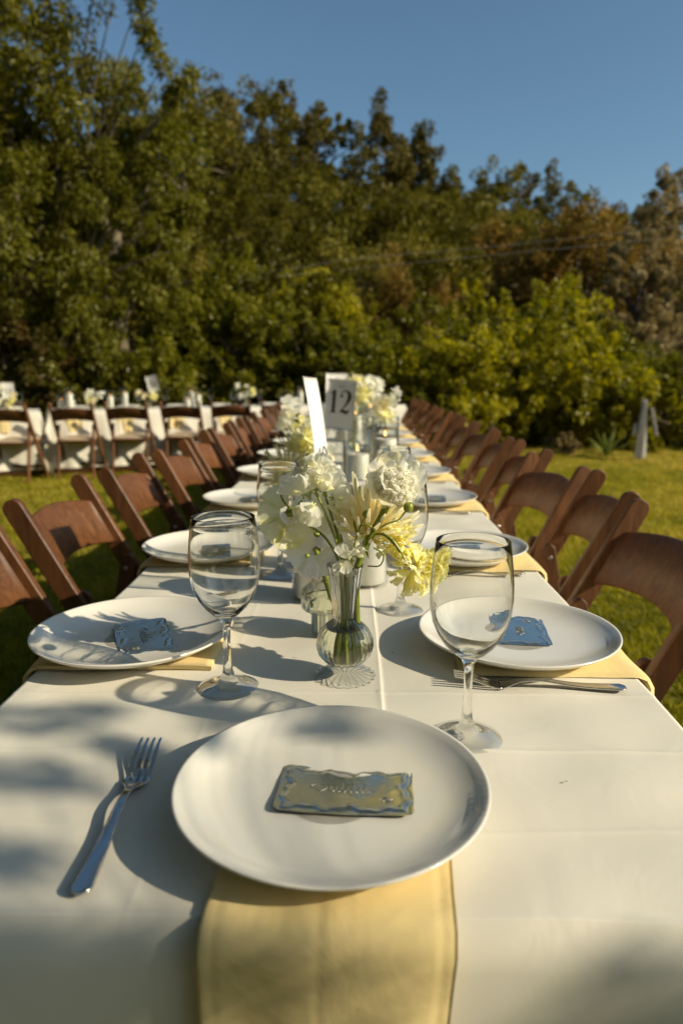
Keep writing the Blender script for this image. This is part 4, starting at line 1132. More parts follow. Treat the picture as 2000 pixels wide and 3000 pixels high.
def puff(parent, c, n, rad, npet, size, seed, mat, name='petal', W=.9, ruf=.14, flat=.75, spread=1.25, tint=.5):
    """many ruffled petals packed in a dome (stock, carnation)"""
    rn = random.Random(seed); m = frame_to(n); c = Vector(c)
    for k in range(npet):
        f = (k + .5) / npet; a = k * 2.39996 + rn.random() * .3; th = spread * math.sqrt(f)
        d = Vector((math.sin(th) * math.cos(a), math.sin(th) * math.sin(a), math.cos(th)))
        fw = m @ d; p0 = c + fw * rad * .25
        side = fw.cross(m @ Vector((math.cos(a + 1.3), math.sin(a + 1.3), .3))).normalized()
        z = side.cross(fw).normalized(); x = fw.cross(z).normalized()
        mm = Matrix((x, fw, z)).transposed()
        mb = MB(); petal(mb, p0, mm @ Matrix.Rotation(rn.uniform(-.5, .7), 3, 'X'), rad * (.75 + .25 * rn.random()), size * W * (.8 + .5 * rn.random()), .25, ruf, 5 + rn.random() * 4, rn.random() * 6, 9, 7, tint=tint - .1 + .3 * rn.random(), dt=.5, claw=.3, curl=.25 * rn.random())
        bloom_obj(name, mb, mat, parent)
def stem_obj(parent, pts, r, r2=None, name='stem', tint=.5, n=9):
    c = crom(pts, 7); k = len(c); r2 = r if r2 is None else r2
    mb = MB(); mb.tube(c, [r + (r2 - r) * i / (k - 1) for i in range(k)], n, tint=[max(0, min(1, tint + .25 * (i / (k - 1)) + .1 * math.sin(i))) for i in range(k) for _ in range(n)]); o = mb.build(name, M['stem'], parent, tint=True); receiver(o); return o
def bud(parent, c, d, r, mat='stem'):
    q = frame_to(d); mb = MB(); mb.lathe([(0, 0), (r * .7, r * .25), (r, r * .9), (r * .8, r * 1.6), (r * .3, r * 2.1), (0, r * 2.2)], 12, rib=lambda th, z: 1 + .1 * math.cos(5 * th), tint=.75)
    mb.v = [tuple(Vector(c) + q @ Vector(v)) for v in mb.v]; bloom_obj('bud', mb, mat, parent)
    mb = MB()
    for k in range(5): petal(mb, c, q @ Matrix.Rotation(k * 1.256, 3, 'Z') @ Matrix.Rotation(R(58), 3, 'X'), r * 1.7, r * .7, .1, 0, nu=2, nv=4, tint=.4, point=.9)
    bloom_obj('calyx', mb, 'stem', parent)
A = Vector((-.010, .834, TH)); B = Vector((-.034, .985, TH))
def flower(label, cat='flower', name='flower'): return thing(name, label, cat, (A.x, A.y, TH + .15), 0, None)
def loc(p, f): return tuple(Vector(p) - f.location)
G = 'flowers of the near bouquet'
# tall left sweet pea stem: three blooms
f = flower('tall stem of white sweet peas at the upper left of the bouquet'); f['group'] = G
P = lambda *p: loc(p, f)
stem_obj(f, [P(-.012, .834, .772), P(-.010, .834, .85), P(-.014, .835, .90), P(-.024, .835, .935), P(-.040, .835, .975), P(-.046, .836, .990)], .0019, .0013)
stem_obj(f, [P(-.040, .835, .975), P(-.048, .834, .986), P(-.058, .833, .985)], .0011, .0008, 'stalk')
sweet_pea(f, P(-.044, .838, .990), (.2, -.5, .4), R(20), .033, 3)
sweet_pea(f, P(-.060, .832, .984), (-.4, -.7, .2), R(30), .034, 4)
sweet_pea(f, P(-.064, .842, .970), (-.3, -.9, -.1), R(-150), .030, 5)
sweet_pea(f, P(-.047, .830, .972), (.1, -1, .2), R(150), .026, 6)
f = flower('large white sweet pea with a lacy top above the centre of the vase'); f['group'] = G; P = lambda *p: loc(p, f)
stem_obj(f, [P(-.006, .838, .772), P(-.008, .838, .86), P(-.014, .84, .915), P(-.028, .842, .96), P(-.036, .843, .985)], .0017, .0012, tint=.3)
sweet_pea(f, P(-.034, .842, .985), (.3, -.7, .35), R(-10), .034, 7)
sweet_pea(f, P(-.044, .846, .998), (.0, -.6, .5), R(15), .028, 8)
sweet_pea(f, P(-.024, .840, .978), (.6, -.7, .0), R(-70), .028, 9)
f = flower('ruffled white scabiosa standing highest at the left of the bouquet'); f['group'] = G; P = lambda *p: loc(p, f)
stem_obj(f, [P(-.014, .836, .772), P(-.012, .837, .87), P(-.020, .845, .93), P(-.036, .850, .985), P(-.044, .852, 1.004)], .0014, .0011)
puff(f, P(-.044, .852, 1.006), (.1, -.4, .8), .024, 26, .018, 12, 'petal_white', W=1.0, ruf=.22, spread=1.5)
puff(f, P(-.050, .850, 1.004), (-.5, -.4, .5), .020, 14, .016, 13, 'petal_green', W=.9, ruf=.2, spread=1.1)
f = flower('greenish white bloom leaning over the left glass behind the bouquet'); f['group'] = G; P = lambda *p: loc(p, f)
stem_obj(f, [P(-.014, .832, .772), P(-.014, .832, .88), P(-.030, .834, .925), P(-.060, .838, .950), P(-.083, .840, .972), P(-.088, .840, .985)], .0019, .0013, tint=.2)
for k, (px, pz, rl, sz, mt) in enumerate([(-.088, .970, 30, .028, 'petal_green'), (-.094, .960, 80, .026, 'petal_green'), (-.090, .952, 130, .028, 'petal_green'), (-.082, .946, 175, .028, 'petal_yellow'), (-.074, .950, -130, .024, 'petal_yellow'), (-.078, .962, -60, .024, 'petal_white')]):
    mb = MB(); petal(mb, P(px + .004, .845, pz - .004), frame_to((-.3 + .1 * k, -1, .1), R(rl)), sz, sz * 1.25, .45, .10, 5, k * 1.3, 14, 10, tint=.4, dt=.5, claw=.4); bloom_obj('petal', mb, mt, f)
bud(f, P(-.080, .836, .958), (.5, -.3, .4), .0065)
f = flower('low ruffled white sweet pea hanging left over the vase rim'); f['group'] = G; P = lambda *p: loc(p, f)
stem_obj(f, [P(-.020, .980, .79), P(-.024, .95, .85), P(-.030, .90, .888), P(-.038, .862, .905), P(-.046, .845, .915)], .0030, .0018, tint=.25)
for k, (px, pz, n_, rl, sz) in enumerate([(-.050, .918, (-.3, -1, -.1), 60, .036), (-.058, .914, (-.5, -.8, -.3), 120, .032), (-.042, .908, (.3, -.9, .0), -120, .030), (-.050, .905, (0, -1, -.4), 180, .030), (-.060, .934, (-.2, -.9, .2), 30, .034), (-.047, .940, (.1, -1, .1), -30, .034), (-.052, .948, (0, -.9, .2), 100, .030)]):
    mb = MB(); petal(mb, P(px, .834 + .004 * k, pz), frame_to(n_, R(rl)), sz, sz * 1.35, .25, .14, 5 + k, k * 1.7, 14, 10, tint=.5, dt=.5, claw=.4); bloom_obj('petal', mb, 'petal_white', f)
bud(f, P(-.054, .832, .908), (-.5, -.8, .2), .003)
bud(f, P(-.040, .832, .934), (-.8, -.3, .2), .004)
f = flower('small white bloom at the vase rim in the middle'); f['group'] = G; P = lambda *p: loc(p, f)
stem_obj(f, [P(-.008, .830, .772), P(-.006, .828, .86), P(-.004, .824, .905)], .0016, .0012)
sweet_pea(f, P(-.006, .822, .908), (.3, -.9, .2), R(10), .020, 20); sweet_pea(f, P(-.010, .820, .906), (-.3, -1, -.2), R(175), .021, 21); sweet_pea(f, P(.004, .824, .910), (.6, -.7, .2), R(-40), .018, 22)
f = flower('white sweet peas behind the middle of the bouquet'); f['group'] = G; P = lambda *p: loc(p, f)
stem_obj(f, [P(-.004, .842, .772), P(-.004, .845, .87), P(-.016, .855, .93), P(-.026, .862, .955)], .0017, .0012, tint=.7)
for k, (px, pz, rl) in enumerate([(-.026, .965, 20), (-.018, .955, -50), (-.030, .945, 100), (-.020, .938, 190)]):
    sweet_pea(f, P(px, .866, pz), (.2 - .2 * k, -.8, .3), R(rl), .028, 30 + k)
# big pale head at the upper right
f = flower('big white pincushion headed bloom on the thick stem, upper right of the bouquet'); f['group'] = G; P = lambda *p: loc(p, f)
stem_obj(f, [P(.006, .832, .800), P(.004, .832, .86), P(.006, .832, .897), P(.024, .833, .938), P(.042, .836, .972), P(.046, .838, .982)], .0044, .0040, tint=.35, n=12)
hc_ = Vector(P(.050, .842, .992)); hn = Vector((.05, -.60, .38)).normalized()
hm = frame_to(hn)
for k in (0, 1, 2, 3, 7, 8):
    a = k * .698 + .2; mb = MB()
    petal(mb, hc_ - hn * .008, hm @ Matrix.Rotation(a, 3, 'Z') @ Matrix.Rotation(R(32), 3, 'X'), .047, .038, .15, .07, 4, k, 10, 8, tint=.55, dt=.4, claw=.4); bloom_obj('petal', mb, 'petal_white' if k % 3 else 'petal_cream', f)
for k in (0, 1, 2, 6):
    a = k * .898 + .5; mb = MB()
    petal(mb, hc_, hm @ Matrix.Rotation(a, 3, 'Z') @ Matrix.Rotation(R(46), 3, 'X'), .037, .030, .25, .10, 5, k * 2, 9, 7, tint=.6, dt=.3, claw=.4); bloom_obj('petal', mb, 'petal_white', f)
cb = MB(); cb.lathe([(.0, -.012), (.018, -.009), (.0235, 0), (.0195, .010), (.010, .0165), (0, .018)], 24, rib=lambda th, z: 1 + .05 * math.sin(9 * th + z * 900), tint=.7)
cb.v = [tuple(hc_ + hm @ Vector(v)) for v in cb.v]; bloom_obj('dome', cb, 'petal_white', f)  # white dome added under the florets to bounce light into them
mb = MB(); rn = random.Random(5)
for k in range(420):
    z_ = 1 - .78 * (k + .5) / 420; a = k * 2.39996; r_ = math.sqrt(1 - z_ * z_)
    d = hm @ Vector((r_ * math.cos(a) + rn.gauss(0, .06), r_ * math.sin(a) + rn.gauss(0, .06), z_))
    d.normalize(); zz = d.orthogonal().normalized(); zz = Matrix.Rotation(rn.random() * 6.28, 3, d) @ zz; x_ = d.cross(zz)
    petal(mb, hc_ + d * .0175 * (1 + .2 * (1 - z_)), Matrix((x_, d, zz)).transposed(), .008 + .004 * rn.random(), .0056, .5, .2, 3, rn.random() * 6, 2, 3, tint=.55 + .4 * rn.random(), dt=.4, claw=.5)
bloom_obj('florets', mb, 'petal_white', f)['kind'] = 'stuff'
# cream spider chrysanthemum
f = flower('cream spider chrysanthemum with thin curling petals in the middle right'); f['group'] = G; P = lambda *p: loc(p, f)
stem_obj(f, [P(.000, .840, .772), P(.002, .842, .86), P(.010, .856, .905), P(.018, .868, .930)], .0026, .0022)
sc_ = Vector(P(.020, .870, .932)); sm = frame_to((.15, -.35, .65)); rn = random.Random(9)
for k in range(74):
    zt = .96 - 1.05 * (k + .5) / 74; a = k * 2.39996; r_ = math.sqrt(max(0, 1 - zt * zt))
    d = Vector((r_ * math.cos(a), r_ * math.sin(a), zt)); L = .038 + .022 * rn.random()
    up = Vector((0, 0, 1))
    pts = []
    for q in range(6):
        v = q / 5; p_ = d * (.006 + L * v) + up * (L * .38 * v * v * (1 + .3 * rn.random())) - d * (L * .15 * max(0, v - .7))
        pts.append(sc_ + sm @ p_)
    mb = MB(); mb.tube(pts, [.0014, .0020, .0025, .0028, .0025, .0012], 5, tint=[.35 + .12 * q for q in range(6) for _ in range(5)])
    bloom_obj('petal', mb, 'petal_cream', f)
# yellow white stock at the right, two heads on an arching stalk
f = flower('pale yellow ruffled bloom hanging to the right above the vase'); f['group'] = G; P = lambda *p: loc(p, f)
stem_obj(f, [P(.022, .832, .935), P(.036, .826, .936), P(.048, .822, .926), P(.056, .822, .915)], .0014, .0011, 'stalk', tint=.6)
puff(f, P(.054, .850, .920), (.2, -.8, .2), .026, 30, .020, 41, 'petal_yellow', ruf=.16, spread=1.6, tint=.45)
f = flower('lowest pale yellow ruffled bloom at the right of the bouquet'); f['group'] = G; P = lambda *p: loc(p, f)
stem_obj(f, [P(.022, .832, .935), P(.040, .824, .936), P(.056, .820, .918), P(.064, .822, .899)], .0015, .0012, 'stalk', tint=.6)
puff(f, P(.074, .846, .888), (.1, -.7, -.1), .030, 36, .022, 42, 'petal_yellow', ruf=.15, spread=1.7, tint=.5)
puff(f, P(.094, .850, .892), (.6, -.6, .1), .021, 20, .018, 43, 'petal_yellow', ruf=.14, spread=1.4, tint=.3)
# buds and tendrils
f = flower('green flower bud on a thin curved stalk at the right'); f['group'] = G; P = lambda *p: loc(p, f)
stem_obj(f, [P(.026, .828, .940), P(.040, .822, .950), P(.054, .820, .956), P(.062, .820, .966)], .0011, .0010, 'stalk', tint=.7)
bud(f, P(.062, .820, .965), (.4, -.1, .8), .0062)
f = flower('dark green bud with curling leaves in front of the cream chrysanthemum'); f['group'] = G; P = lambda *p: loc(p, f)
stem_obj(f, [P(-.002, .826, .900), P(.002, .824, .925), P(.006, .822, .940), P(.013, .820, .958)], .0014, .0010, 'stalk', tint=.5)
bud(f, P(.013, .820, .958), (.4, -.1, .8), .0046)
stem_obj(f, [P(.004, .822, .938), P(.010, .818, .949), P(.020, .818, .948), P(.028, .822, .940)], .0010, .0009, 'tendril', tint=.3)
stem_obj(f, [P(.004, .822, .938), P(.012, .818, .938), P(.013, .817, .926)], .0009, .0006, 'tendril', tint=.3)
stem_obj(f, [P(.018, .826, .897), P(.032, .818, .900), P(.036, .816, .914), P(.024, .818, .922)], .0009, .0010, 'tendril', tint=.4)
for (c_, n_, rl, L_) in [((.026, .826, .940), (0, -1, .2), -20, .022), ((.004, .822, .938), (0, -1, .2), 12, .020), ((.012, .822, .925), (.2, -1, 0), -160, .020)]:
    mb = MB(); petal(mb, P(*c_), frame_to(n_, R(rl)), L_, .004, .25, .02, 3, 0, 3, 6, tint=.5, dt=.3, point=.9); bloom_obj('leaf', mb, 'stem', f)
# extra green stems seen through the ribbed neck
f = flower('bundle of bare green stems standing in the round vase'); f['group'] = G; P = lambda *p: loc(p, f)
stem_obj(f, [P(.004, .838, .772), P(.0, .838, .83), P(-.012, .838, .90), P(-.020, .840, .94)], .0024, .0014, tint=.55)
for (ax, ay, bx, by, tt_) in [(.010, .004, -.009, .003, .7), (-.008, -.006, .007, -.004, .6), (.002, -.009, -.004, -.006, .8), (-.011, .002, .009, .005, .5)]:
    stem_obj(f, [P(-.010 + ax, .834 + ay, .772), P(-.010 + ax * .3, .834 + ay * .3, .83), P(-.010 + bx, .834 + by, .893)], .0026, .0020, tint=tt_)
f = thing('flower', 'thick jointed green stem standing in the stepped vase', 'flower', (B.x, B.y, TH), 0, G)
P = lambda *p: loc(p, f)
stem_obj(f, [P(-.020, .985, .758), P(-.030, .985, .80), P(-.044, .985, .850), P(-.054, .980, .880)], .0048, .0042, tint=.45, n=12)
for z_ in (.80, .83): 
    mb = MB(); mb.lathe([(.0046, -.0012), (.0056, 0), (.0046, .0012)], 14, P(-.0215 - (z_ - .758) * .26, .985, z_), tint=.8); bloom_obj('node', mb, 'stem', f)

# ------------------------------------------------------------------ table number cards
def didone(mb, ch, x, y, h):
    """high contrast numerals, drawn flat; returns advance"""
    t = h * .155; hl = h * .028
    if ch == '1':
        stroke(mb, [(x + h * .20, y), (x + h * .20, y + h * .97)], t, 0); stroke(mb, [(x + h * .04, y + hl / 2), (x + h * .36, y + hl / 2)], hl, .0001)
        stroke(mb, c2([(x + h * .02, y + h * .83), (x + h * .10, y + h * .86), (x + h * .18, y + h * .98)]), hl * 1.6, .0001); return h * .46
    if ch == '2':
        p = c2([(x + h * .06, y + h * .74), (x + h * .09, y + h * .90), (x + h * .24, y + h * .985), (x + h * .41, y + h * .90), (x + h * .46, y + h * .72), (x + h * .36, y + h * .46), (x + h * .18, y + h * .22), (x + h * .05, y + h * .06)], 6)
        stroke(mb, p, t, 0, wfn=lambda s, d: .22 + .95 * math.exp(-((s - .56) / .20) ** 2))
        stroke(mb, c2([(x + h * .04, y + h * .06), (x + h * .2, y + h * .10), (x + h * .36, y + h * .05), (x + h * .48, y + h * .16)]), t, .0001, wfn=lambda s, d: .3 + .7 * math.sin(s * 3.14))
        stroke(mb, c2([(x + h * .05, y + h * .70), (x + h * .085, y + h * .75), (x + h * .12, y + h * .70)]), t * .7, .0002); return h * .55
    if ch == '3':
        p = c2([(x + h * .06, y + h * .80), (x + h * .22, y + h * .98), (x + h * .40, y + h * .78), (x + h * .22, y + h * .53), (x + h * .44, y + h * .27), (x + h * .22, y + h * .02), (x + h * .05, y + h * .18)], 6)
        stroke(mb, p, t, 0, wfn=lambda s, d: .25 + .85 * abs(math.sin(s * 6.28))); return h * .52
    if ch == '4':
        stroke(mb, [(x + h * .36, y), (x + h * .36, y + h * .98)], t, 0); stroke(mb, [(x + h * .02, y + h * .27), (x + h * .52, y + h * .27)], hl * 1.4, .0001)
        stroke(mb, [(x + h * .03, y + h * .27), (x + h * .34, y + h * .97)], hl * 1.4, .0002); return h * .56
    if ch == '0':
        p = c2([(x + h * .26, y + h * .98), (x + h * .08, y + h * .82), (x + h * .04, y + h * .5), (x + h * .08, y + h * .17), (x + h * .26, y + h * .02), (x + h * .44, y + h * .17), (x + h * .48, y + h * .5), (x + h * .44, y + h * .82), (x + h * .26, y + h * .98)], 6)
        stroke(mb, p, t, 0, wfn=lambda s, d: .2 + .9 * abs(d.y) ** 2); return h * .58
    if ch == '5':
        stroke(mb, [(x + h * .10, y + h * .94), (x + h * .44, y + h * .94)], t * .7, 0); stroke(mb, [(x + h * .10, y + h * .95), (x + h * .08, y + h * .5)], hl, .0001)
        stroke(mb, c2([(x + h * .08, y + h * .5), (x + h * .30, y + h * .60), (x + h * .46, y + h * .32), (x + h * .26, y + h * .02), (x + h * .05, y + h * .16)]), t, 0, wfn=lambda s, d: .25 + .85 * math.sin(s * 3.14)); return h * .54
def number_card(label, text, locv, rz, w=.127, h=.178, tilt=0, roll=0, curve=0.0, digits_at=(.5, .5), dh=.075, head=True):
    """an upright card bent about its vertical axis, standing on a small stand; local -y is its face"""
    t = thing('number_card', label, 'table number', locv, rz, 'table number cards')
    t.rotation_euler = (tilt, roll, rz)
    def bend(x, z):
        return curve * ((z / h) ** 2) + .004 * math.cos(x / w * 3.0)
    mb = MB()
    for s in (-1, 1):
        def fn(u, v): x = (u - .5) * w; z = v * h; return (x, bend(x, z) + s * .0004, z)
        mb.grid(fn, 8, 16)
    n = 9 * 17
    ring = [i for i in range(9)] + [9 * j + 8 for j in range(1, 17)] + [16 * 9 + i for i in range(7, -1, -1)] + [9 * j for j in range(15, 0, -1)]
    for a, b in zip(ring, ring[1:] + ring[:1]): mb.f.append((a, b, b + n, a + n))
    mb.build('sheet', M['card'], t)
    ink = MB(); tot = MB(); adv = sum(didone(tot, c_, 0, 0, dh) for c_ in text); x = -adv / 2 + (digits_at[0] - .5) * w
    for c_ in text: x += didone(ink, c_, x, digits_at[1] * h - dh / 2, dh)
    if head:
        for k in range(5): stroke(ink, [(-.012 + k * .006, h * .86), (-.009 + k * .006, h * .86)], .0035, 0)
    ink.v = [(vx, bend(vx, vy) - .0006 - vz, vy) for vx, vy, vz in ink.v]
    ink.build('numeral', M['ink'], t, smooth=False)
    return t
number_card('leaning white table card seen edge on above the near bouquet', '10', (-.072, 1.63, TH + .165), R(79), h=.205, w=.125, roll=R(2), tilt=R(-5), curve=.012, digits_at=(.70, .05), dh=.07, head=False)
number_card('grey shaded table card with the number 12', '12', (-.064, 2.85, TH + .155), R(-21), tilt=R(-4), roll=R(4), w=.128, h=.200, digits_at=(.5, .56), dh=.092)
number_card('small white card showing just above the number 12 card', '13', (-.085, 3.62, TH + .19), R(20), tilt=R(4), w=.12, h=.19)
p = bg(-.30, .36)
number_card('white table card with number 14 above the pale flowers of the far left table', '14', (p.x, p.y, BZ + .13), R(10), tilt=R(-2), w=.135, h=.185, dh=.07)
p = bg(1.30, .40)
number_card('tilted grey table card on the middle far table', '15', (p.x, p.y, BZ + .20), R(-8), tilt=R(8), roll=R(-10), w=.14, h=.19, dh=.07)

# each card stands in a slim clear stand
def card_stand(label, x, y, z, h):
    t = thing('card_stand', label, 'card stand', (x, y, z), 0, 'clear card stands')
    mb = MB(); mb.lathe([(0, 0), (.024, 0), (.025, .003), (.010, .006), (.0035, .010), (.003, h), (0, h)], 18); mb.build('base', M['glass_far'], t)
    mb = MB(); mb.box((0, 0, h + .004), (.03, .006, .012), bev=.001); mb.build('clip', M['glass_far'], t)
card_stand('clear stand under the leaning white card', -.072, 1.63, TH + .003, .17)
card_stand('clear stand holding up the number 12 card', -.068, 2.85, TH + .003, .148)
card_stand('clear stand under the small card behind number 12', -.085, 3.62, TH + .003, .18)
p = bg(-.30, .36); card_stand('clear stand under the number 14 card', p.x, p.y, BZ + .003, .12)
p = bg(1.30, .40); card_stand('clear stand under the tilted card of the far table', p.x, p.y, BZ + .003, .19)

# ------------------------------------------------------------------ simpler bouquets for the rest of the tables
def far_bloom(kind, seed):
    rn = random.Random(seed); mb = MB()
    if kind == 'puff':
        for k in range(16):
            a = k * 2.4; th = 1.5 * math.sqrt((k + .5) / 16); d = Vector((math.sin(th) * math.cos(a), math.sin(th) * math.sin(a), math.cos(th)))
            z = d.orthogonal().normalized(); x = d.cross(z)
            petal(mb, d * .006, Matrix((x, d, z)).transposed() @ Matrix.Rotation(rn.uniform(-.4, .6), 3, 'X'), .026, .026, .25, .15, 5, rn.random() * 6, 4, 4, tint=.4 + .3 * rn.random(), dt=.4, claw=.4)
    elif kind == 'pea':
        for k in range(7):
            petal(mb, (rn.uniform(-.012, .012), rn.uniform(-.01, .01), rn.uniform(-.01, .015)), frame_to((rn.gauss(0, .6), rn.gauss(0, .6), .7), rn.random() * 6.28), .03, .036, .2, .15, 5, rn.random() * 6, 7, 5, tint=.5, dt=.4, claw=.4)
    else:
        for k in range(34):
            zt = .96 - 1.1 * (k + .5) / 34; a = k * 2.4; r_ = math.sqrt(max(0, 1 - zt * zt)); d = Vector((r_ * math.cos(a), r_ * math.sin(a), zt)); L = .042 + .02 * rn.random()
            mb.tube([d * .006, d * L * .5 + Vector((0, 0, L * .06)), d * L + Vector((0, 0, L * .3))], [.0015, .0028, .0012], 4, tint=.5)
    return mb
def FBm(kind, seed, mat): return far_bloom(kind, seed).mesh('bloom', M[mat], tint=True)
FB_ = {'w1': FBm('puff', 1, 'petal_white'), 'w2': FBm('pea', 2, 'petal_white'), 'y1': FBm('puff', 3, 'petal_yellow'), 'c1': FBm('spider', 4, 'petal_cream'), 'g1': FBm('spider', 5, 'petal_green'), 'w3': FBm('pea', 6, 'petal_white'), 'y2': FBm('puff', 7, 'petal_cream')}
def bouquet(label, x, y, z, blooms, vase='bulb', seed=0, vz=None):
    """blooms: (kind, dx, dy, dz, scale)"""
    rn = random.Random(seed)
    v = thing('bud_vase', 'vase of the ' + label, 'vase', (x, y, z), rn.random(), 'glass bud vases'); obj('ribbed_glass', VBF if vase == 'bulb' else VSF, v)
    h = .147 if vase == 'bulb' else .099
    obj('water', wt if vase == 'bulb' else wt2, v)
    t = thing('bouquet', label, 'bouquet', (x, y, z + h), 0, 'flower bouquets')
    for kd, dx, dy, dz, s in blooms:
        b = obj('bloom', FB_[kd], t, (dx, dy, dz)); b.scale = (s,) * 3; b.rotation_euler = (rn.uniform(-.9, .3), rn.uniform(-.6, .6), rn.random() * 6.28)
        b.rotation_euler = (R(rn.uniform(10, 60)), 0, rn.uniform(-.8, .8))
        stem_obj(t, [(dx * .02, dy * .02, -h + .03), (dx * .08, dy * .08, 0), (dx * .6, dy * .6, dz * .6), (dx, dy, dz)], .0022, .0016, n=6)
    return t
bouquet('shaded bouquet leaning left below the leaning white card', -.105, 1.72, TH, [('g1', -.055, 0, .03, 1.35), ('g1', -.03, .03, .085, 1.1), ('y1', -.01, .02, .11, 1.2), ('w1', .03, 0, .08, 1.1), ('c1', -.07, .0, -.02, 1.1), ('w2', .0, .02, .135, 1.0)], 'step', 1)
bouquet('small white bouquet at the right of the second candle group', .085, 1.86, TH, [('w1', .03, 0, .01, 1.0), ('w3', .01, 0, .03, 1.0), ('y1', .045, .01, -.015, .8)], 'step', 2)
bouquet('white bouquet left of the number 12 card', -.19, 2.48, TH, [('w1', -.03, 0, .08, 1.4), ('w2', -.02, 0, .11, 1.3), ('y1', .01, 0, .05, 1.2), ('w3', -.05, 0, .04, 1.3)], 'bulb', 3)
bouquet('large white and cream bouquet right of the number 12 card', .06, 2.98, TH, [('w1', .04, 0, .07, 1.2), ('y1', .07, 0, .05, 1.3), ('w2', .02, 0, .03, 1.2), ('c1', .06, 0, .09, .9), ('w3', .09, 0, .10, 1.2), ('w1', .10, .02, .04, 1.2), ('w3', .05, .03, .12, 1.1), ('w2', .12, .0, .14, .9)], 'bulb', 4)
bouquet('airy bouquet behind the number 12 card', .0, 3.30, TH, [('w1', -.08, 0, .12, 1.3), ('w2', -.03, 0, .15, 1.4), ('y1', .05, 0, .13, 1.4), ('w3', .10, 0, .16, 1.3), ('w1', .13, 0, .09, 1.2), ('w3', .02, 0, .17, 1.2)], 'bulb', 5)
for k, y in enumerate([4.15, 4.75, 5.5, 6.3, 7.1, 7.9, 8.5]):
    rn = random.Random(50 + k)
    bl = [(rn.choice(['w1', 'w2', 'y1', 'w3', 'c1', 'y2']), rn.uniform(-.11, .12), rn.uniform(-.03, .03), rn.uniform(.05, .17), 1.5 + .5 * rn.random()) for _ in range(8)]
    bouquet('%s white bouquet of the long table beyond number 12' % ORD[k], -.03 + .1 * rn.random(), y, TH, bl, 'bulb' if k % 2 else 'step', 60 + k)
# more candle groups along the long table
k = 0
for y in (2.03, 3.95, 5.15, 5.95, 6.75, 7.55):
    names = {2.03: 'second'}.get(y) or {3.95: 'third', 5.15: 'fourth', 5.95: 'fifth', 6.75: 'sixth', 7.55: 'seventh'}[y]
    for dx, dy, h, nm in ((.0, 0, .220, 'middle height'), (.085, .10, .250, 'tallest'), (-.075, .12, .175, 'shortest')):
        place_candle(.010 + dx, y + dy, h, '%s pillar candle of the %s candle group on the long table' % (nm, names))
# settings of the far tables (front side seats)
W_ = ['at the frame edge', 'left of the hanging cloth corner', 'right of the hanging cloth corner', 'below the middle candles', 'below the tilted card', 'right of the tilted card', 'nearest to the long table']
for k, u in enumerate([-.92, -.36, .36, .92, 1.50, 2.06, 2.70]):
    p = bg(u, .125); e = bg(u - .02, 0)
    place_napkin(e.x, e.y, BA + R(180), 'yellow napkin hanging from the far table, ' + W_[k], k, z=BZ)
    place_plate(p.x, p.y, 'small looking white plate on the far table, ' + W_[k], z=BZ)
    q = bg(u + .17, .27); place_glass(q.x, q.y, 'wine glass on the far table, ' + W_[k], z=BZ)
    q = bg(u - .04, .60); place_glass(q.x, q.y, 'wine glass on the back side of the far table, ' + W_[k], z=BZ)
    q = bg(u + .10, .635); place_plate(q.x, q.y, 'white plate on the back side of the far table, ' + W_[k], z=BZ)
for (u, w, h, lab) in [(.24, .40, .175, 'short candle left of the middle far bouquet'), (.36, .45, .175, 'second short candle left of the middle far bouquet'), (.33, .30, .250, 'tall glass candle rising behind two short ones on the far table'),
                       (.78, .38, .220, 'candle with flowers behind it on the middle far table'), (.95, .42, .250, 'leaning bright tall candle on the middle far table'),
                       (1.68, .36, .175, 'short candle right of the tilted card'), (1.82, .40, .220, 'brighter candle right of the tilted card'), (1.76, .52, .250, 'tall dim candle behind the pair right of the tilted card'),
                       (3.02, .36, .175, 'shortest of three candles left of the leaning white card'), (3.16, .40, .250, 'tallest of three candles left of the leaning white card'), (3.32, .34, .220, 'sunlit candle beside the leaning white card')]:
    p = bg(u, w); place_candle(p.x, p.y, h, lab, z=BZ)
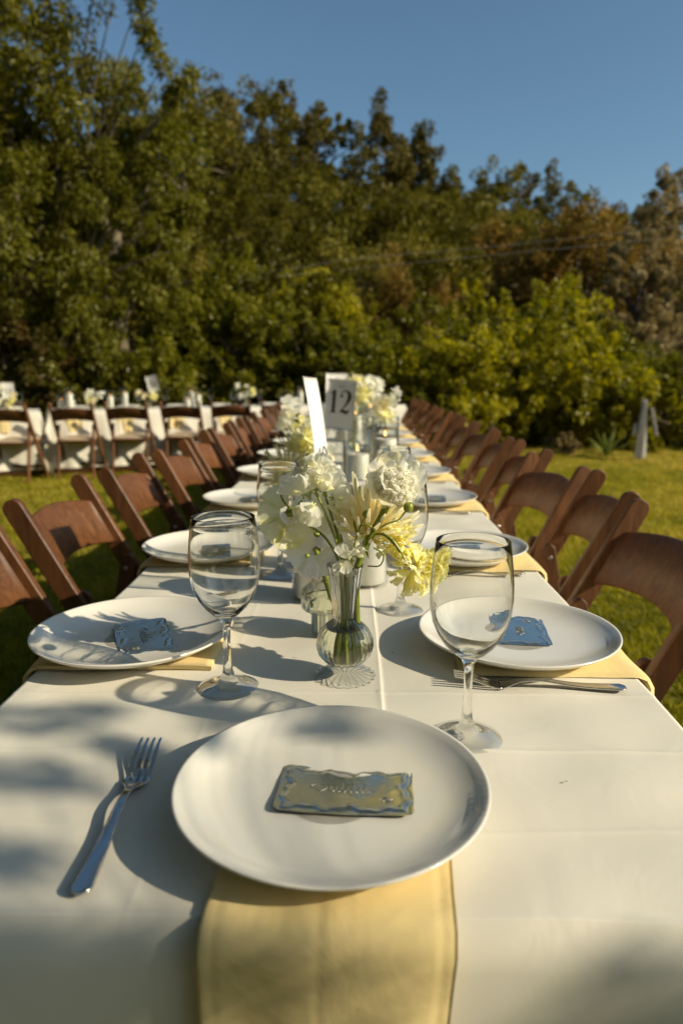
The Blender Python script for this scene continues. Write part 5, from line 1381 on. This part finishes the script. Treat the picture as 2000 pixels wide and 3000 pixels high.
for (u, w, lab, sd_, bl) in [(-.32, .28, 'pale bouquet in front of the number 14 card', 1, [('w1', -.07, 0, .0, 1.6), ('y1', .04, 0, -.01, 2.0), ('y1', .07, 0, .02, 1.4), ('w2', -.06, 0, .12, 1.7), ('y2', .08, 0, .07, 1.5), ('w3', -.06, 0, .17, 1.2)]),
                             (.58, .36, 'yellow white bouquet on the middle far table', 2, [('w1', -.05, 0, .06, 1.7), ('y1', -.04, 0, .0, 1.6), ('w2', .05, 0, .05, 1.8), ('y2', .03, 0, .0, 1.5), ('w3', .11, 0, .08, 1.3), ('w3', -.02, 0, .10, 1.4)]),
                             (1.20, .34, 'yellow bouquet below the tilted card', 3, [('y2', -.10, 0, .08, 1.5), ('y2', -.02, 0, .04, 1.6), ('y1', .06, 0, .04, 1.6), ('y1', .11, 0, .03, 1.4), ('w1', .06, 0, .09, 1.4)]),
                             (2.42, .36, 'tall loose bouquet between the two candle groups of the far row', 4, [('w1', -.10, 0, .16, 1.4), ('w3', .0, 0, .15, 1.0), ('y1', .08, 0, .10, 1.6), ('w1', -.06, 0, .03, 1.5), ('w2', .02, 0, .03, 1.8), ('y1', .10, 0, .05, 1.3)]),
                             (3.75, .36, 'bouquet on the far table behind the number 12 card', 5, [('w1', -.06, 0, .10, 1.6), ('y1', .04, 0, .12, 1.6), ('w2', .08, 0, .05, 1.6), ('w1', 0, 0, .04, 1.5)])]:
    p = bg(u, w); bouquet(lab, p.x, p.y, BZ, bl, 'step', 80 + sd_)

# small dry bits fallen on the cloth
rn = random.Random(77)
for k, (x, y, nm) in enumerate([(.052, .905, 'tiny dry seed on the cloth right of the round vase'), (.20, .60, 'tiny dry leaf bit on the cloth right of the nearest plate'), (-.075, .885, 'tiny petal scrap on the cloth left of the round vase'), (-.245, .955, 'tiny dark speck on the plate with flower shadows')]):
    mb = MB(); petal(mb, (0, 0, 0), Matrix.Rotation(rn.random() * 6, 3, 'Z'), .005 if k == 2 else .0035, .0022, .3, .1, 3, k, 3, 4, tint=.2, point=.5)
    o = mb.build('fallen_bit', M['petal_cream' if k == 2 else 'leaf_bronze'], None, tint=True, loc=(x, y, TH + (.0032 if k < 3 else .0165))); tag(o, nm, 'debris')
